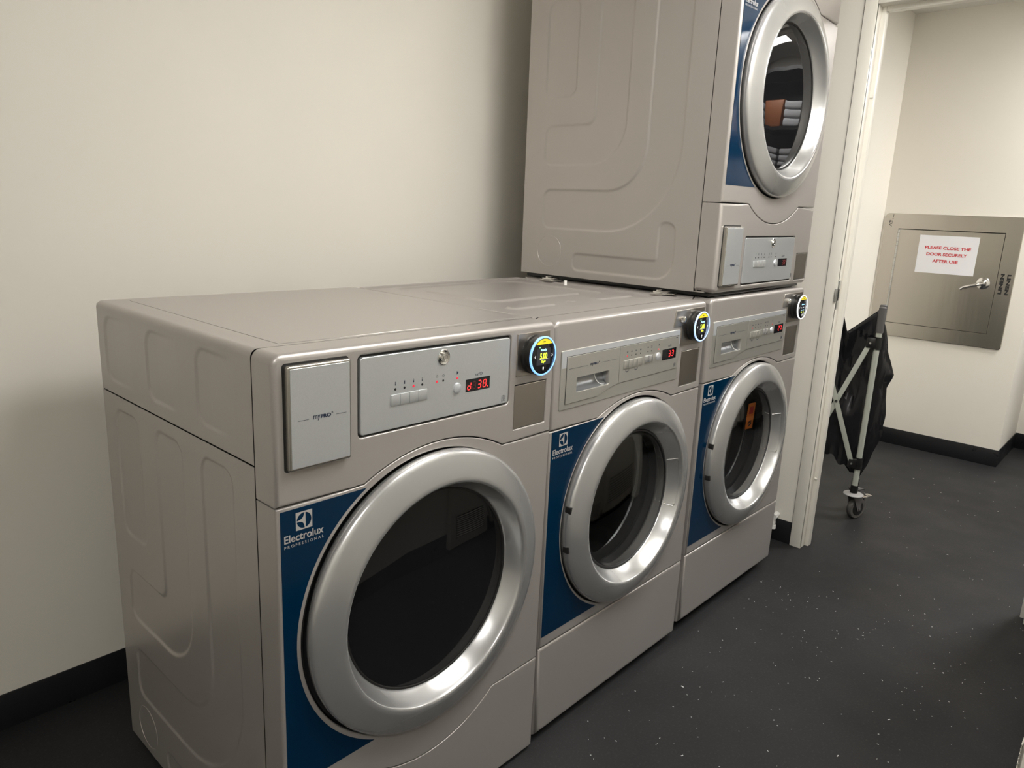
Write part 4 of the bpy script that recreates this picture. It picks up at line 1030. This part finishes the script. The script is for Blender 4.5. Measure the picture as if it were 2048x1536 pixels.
# ------------------------------------------------------------------ small things
def louvred(x, hw, z0, z1, g0, g1, label):
    t = thing('louvred_unit', label, 'wall unit', (x, YO, 0), group='louvred wall units')
    box('housing', -hw, hw, .006, .038, z0, z1, M['white_unit'], t, .008, 3)
    box('grille_backing', -hw + .04, hw - .04, .0375, .0395, g0, g1, M['gap'], t)
    n = 10; st = (g1 - g0 - .004) / n
    for k in range(n): box('grille_slat', -hw + .042, hw - .042, .038, .043, g0 + .004 + k * st, g0 + .004 + k * st + st * .45, M['white_unit'], t, .001, 1)
louvred(1.44, .17, .03, .62, .075, .205, 'low warm white wall unit with a black louvred grille, reflected in the near dryer door')
louvred(1.98, .32, .06, .95, .14, .40, 'higher warm white wall unit with a black louvred grille, reflected in the middle washer door')
# dark shelving in the chute room, seen only as a reflection in the upper dryer door
rk = thing('shelving_unit', 'black steel shelving unit stacked with folded towels in the chute room', 'shelving', (4.52, -1.45, 0))
box('back_panel', .22, .228, -.65, .65, .05, 2.30, M['black'], rk)
for sx in (-.215, .215):
    for sy in (-.64, .64): box('post', sx - .012, sx + .012, sy - .012, sy + .012, 0, 2.32, M['black'], rk)
for z in (.15, .60, 1.05, 1.50, 1.86, 2.28): box('shelf', -.22, .22, -.65, .65, z, z + .025, M['black'], rk)
random.seed(3)
for zi, z in enumerate((1.528, 1.888)):
    for k in range(3):
        y = (-1.60, -1.31, -1.03)[k]
        if zi == 1 and k == 1:
            b_ = box('storage_bin', 4.52 - .15, 4.52 + .15, y - .13, y + .13, z, z + .20, M['bin'], None, .015); tag(b_, 'orange storage bin on the upper shelf of the black shelving', 'bin'); continue
        for q in range(3):
            b_ = box('folded_towel', 4.52 - .15, 4.52 + .15, y - .12, y + .12, z + q * .062, z + q * .062 + .060, M['towel'], None, .02, 3)
            tag(b_, '%s folded pale towel in the %s pile on the %s towel shelf' % (('bottom', 'middle', 'top')[q], ('near', 'centre', 'far')[k], ('lower', 'upper')[zi]), 'towel', 'folded pale towels on the shelving')
bm = bmesh.new(); add_tube(bm, [(XE + .009, .088, .115), (XE - .012, .088, .115)], .012, 16); add_tube(bm, [(XE - .012, .088, .115), (XE - .030, .088, .113)], [.015, .015], 8)
add_tube(bm, [(XE - .020, .088, .112), (XE - .020, .088, .062)], [.009, .009], 12); add_tube(bm, [(XE - .020, .088, .075), (XE - .020, .088, .060)], [.012, .012], 12)
tag(link('pipe_fitting', bmfin(bm, 'pipe_fitting'), M['white']), 'small white plastic pipe fitting low on the end wall beside the far washer', 'pipe fitting')
bm = bmesh.new(); b2 = bmesh.new(); bmesh.ops.create_cone(b2, cap_ends=True, segments=20, radius1=.006, radius2=.005, depth=.016)
merge(bm, b2, Matrix.Translation((1.337, .485, 1.1005)))
tag(link('plastic_plug', bmfin(bm, 'plastic_plug'), M['white']), 'small white plastic plug standing on the middle washer top near the stacked dryer', 'plug')

# lint and dust flecks on the floor: uncountable
random.seed(11); bm = bmesh.new()
for k in range(520):
    x = random.uniform(.5, 4.2); y = random.uniform(-1.2, -.03)
    if x > 2.2: x = random.uniform(.5, 4.2)
    s = random.uniform(.0003, .0009) * (1.6 if random.random() < .04 else 1); a = random.uniform(0, PI); e = random.uniform(1, 3.5)
    c = Matrix.Translation((x, y, .0004)) @ Matrix.Rotation(a, 4, 'Z')
    add_box(bm, -s * e, s * e, -s, s, -.0004, s * .4, 0, mtx=c)
o = link('floor_lint', bmfin(bm, 'floor_lint', sm=False), M['lint']); tag(o, 'white lint specks scattered over the dark rubber floor', 'lint'); o['kind'] = 'stuff'
# orange care tags inside the washer doors
def care_tag(label, i, x, z, w_, h_, y, tilt):
    t = thing('care_tag', label, 'tag', (i * P_ + x, y, z), (0, tilt, 0))
    bm = bmesh.new(); add_box(bm, -w_ / 2, w_ / 2, -.0008, .0008, -h_, 0, .0006, 1); link('tag_card', bmfin(bm, 'tag_card'), M['orange'], t)
    printmesh('tag_print', [seg_line((-w_ * .22, -h_ * .78), (w_ * .05, -h_ * .70), .006), seg_line((-w_ * .1, -h_ * .88), (w_ * .25, -h_ * .80), .006), seg_line((w_ * .15, -h_ * .66), (w_ * .2, -h_ * .82), .005)], -.0009, M['ink'], t)
    printmesh('tag_window', [[(-w_ * .28, -h_ * .42), (w_ * .28, -h_ * .42), (w_ * .28, -h_ * .14), (-w_ * .28, -h_ * .14)]], -.0009, M['red_ink'], t)
care_tag('orange warning tag hanging inside the glass door of the far washer', 2, .412, .708, .056, .092, .024, .08)
S.cycles.use_denoising = True
S.cycles.max_bounces = 12; S.cycles.transmission_bounces = 8; S.cycles.glossy_bounces = 6
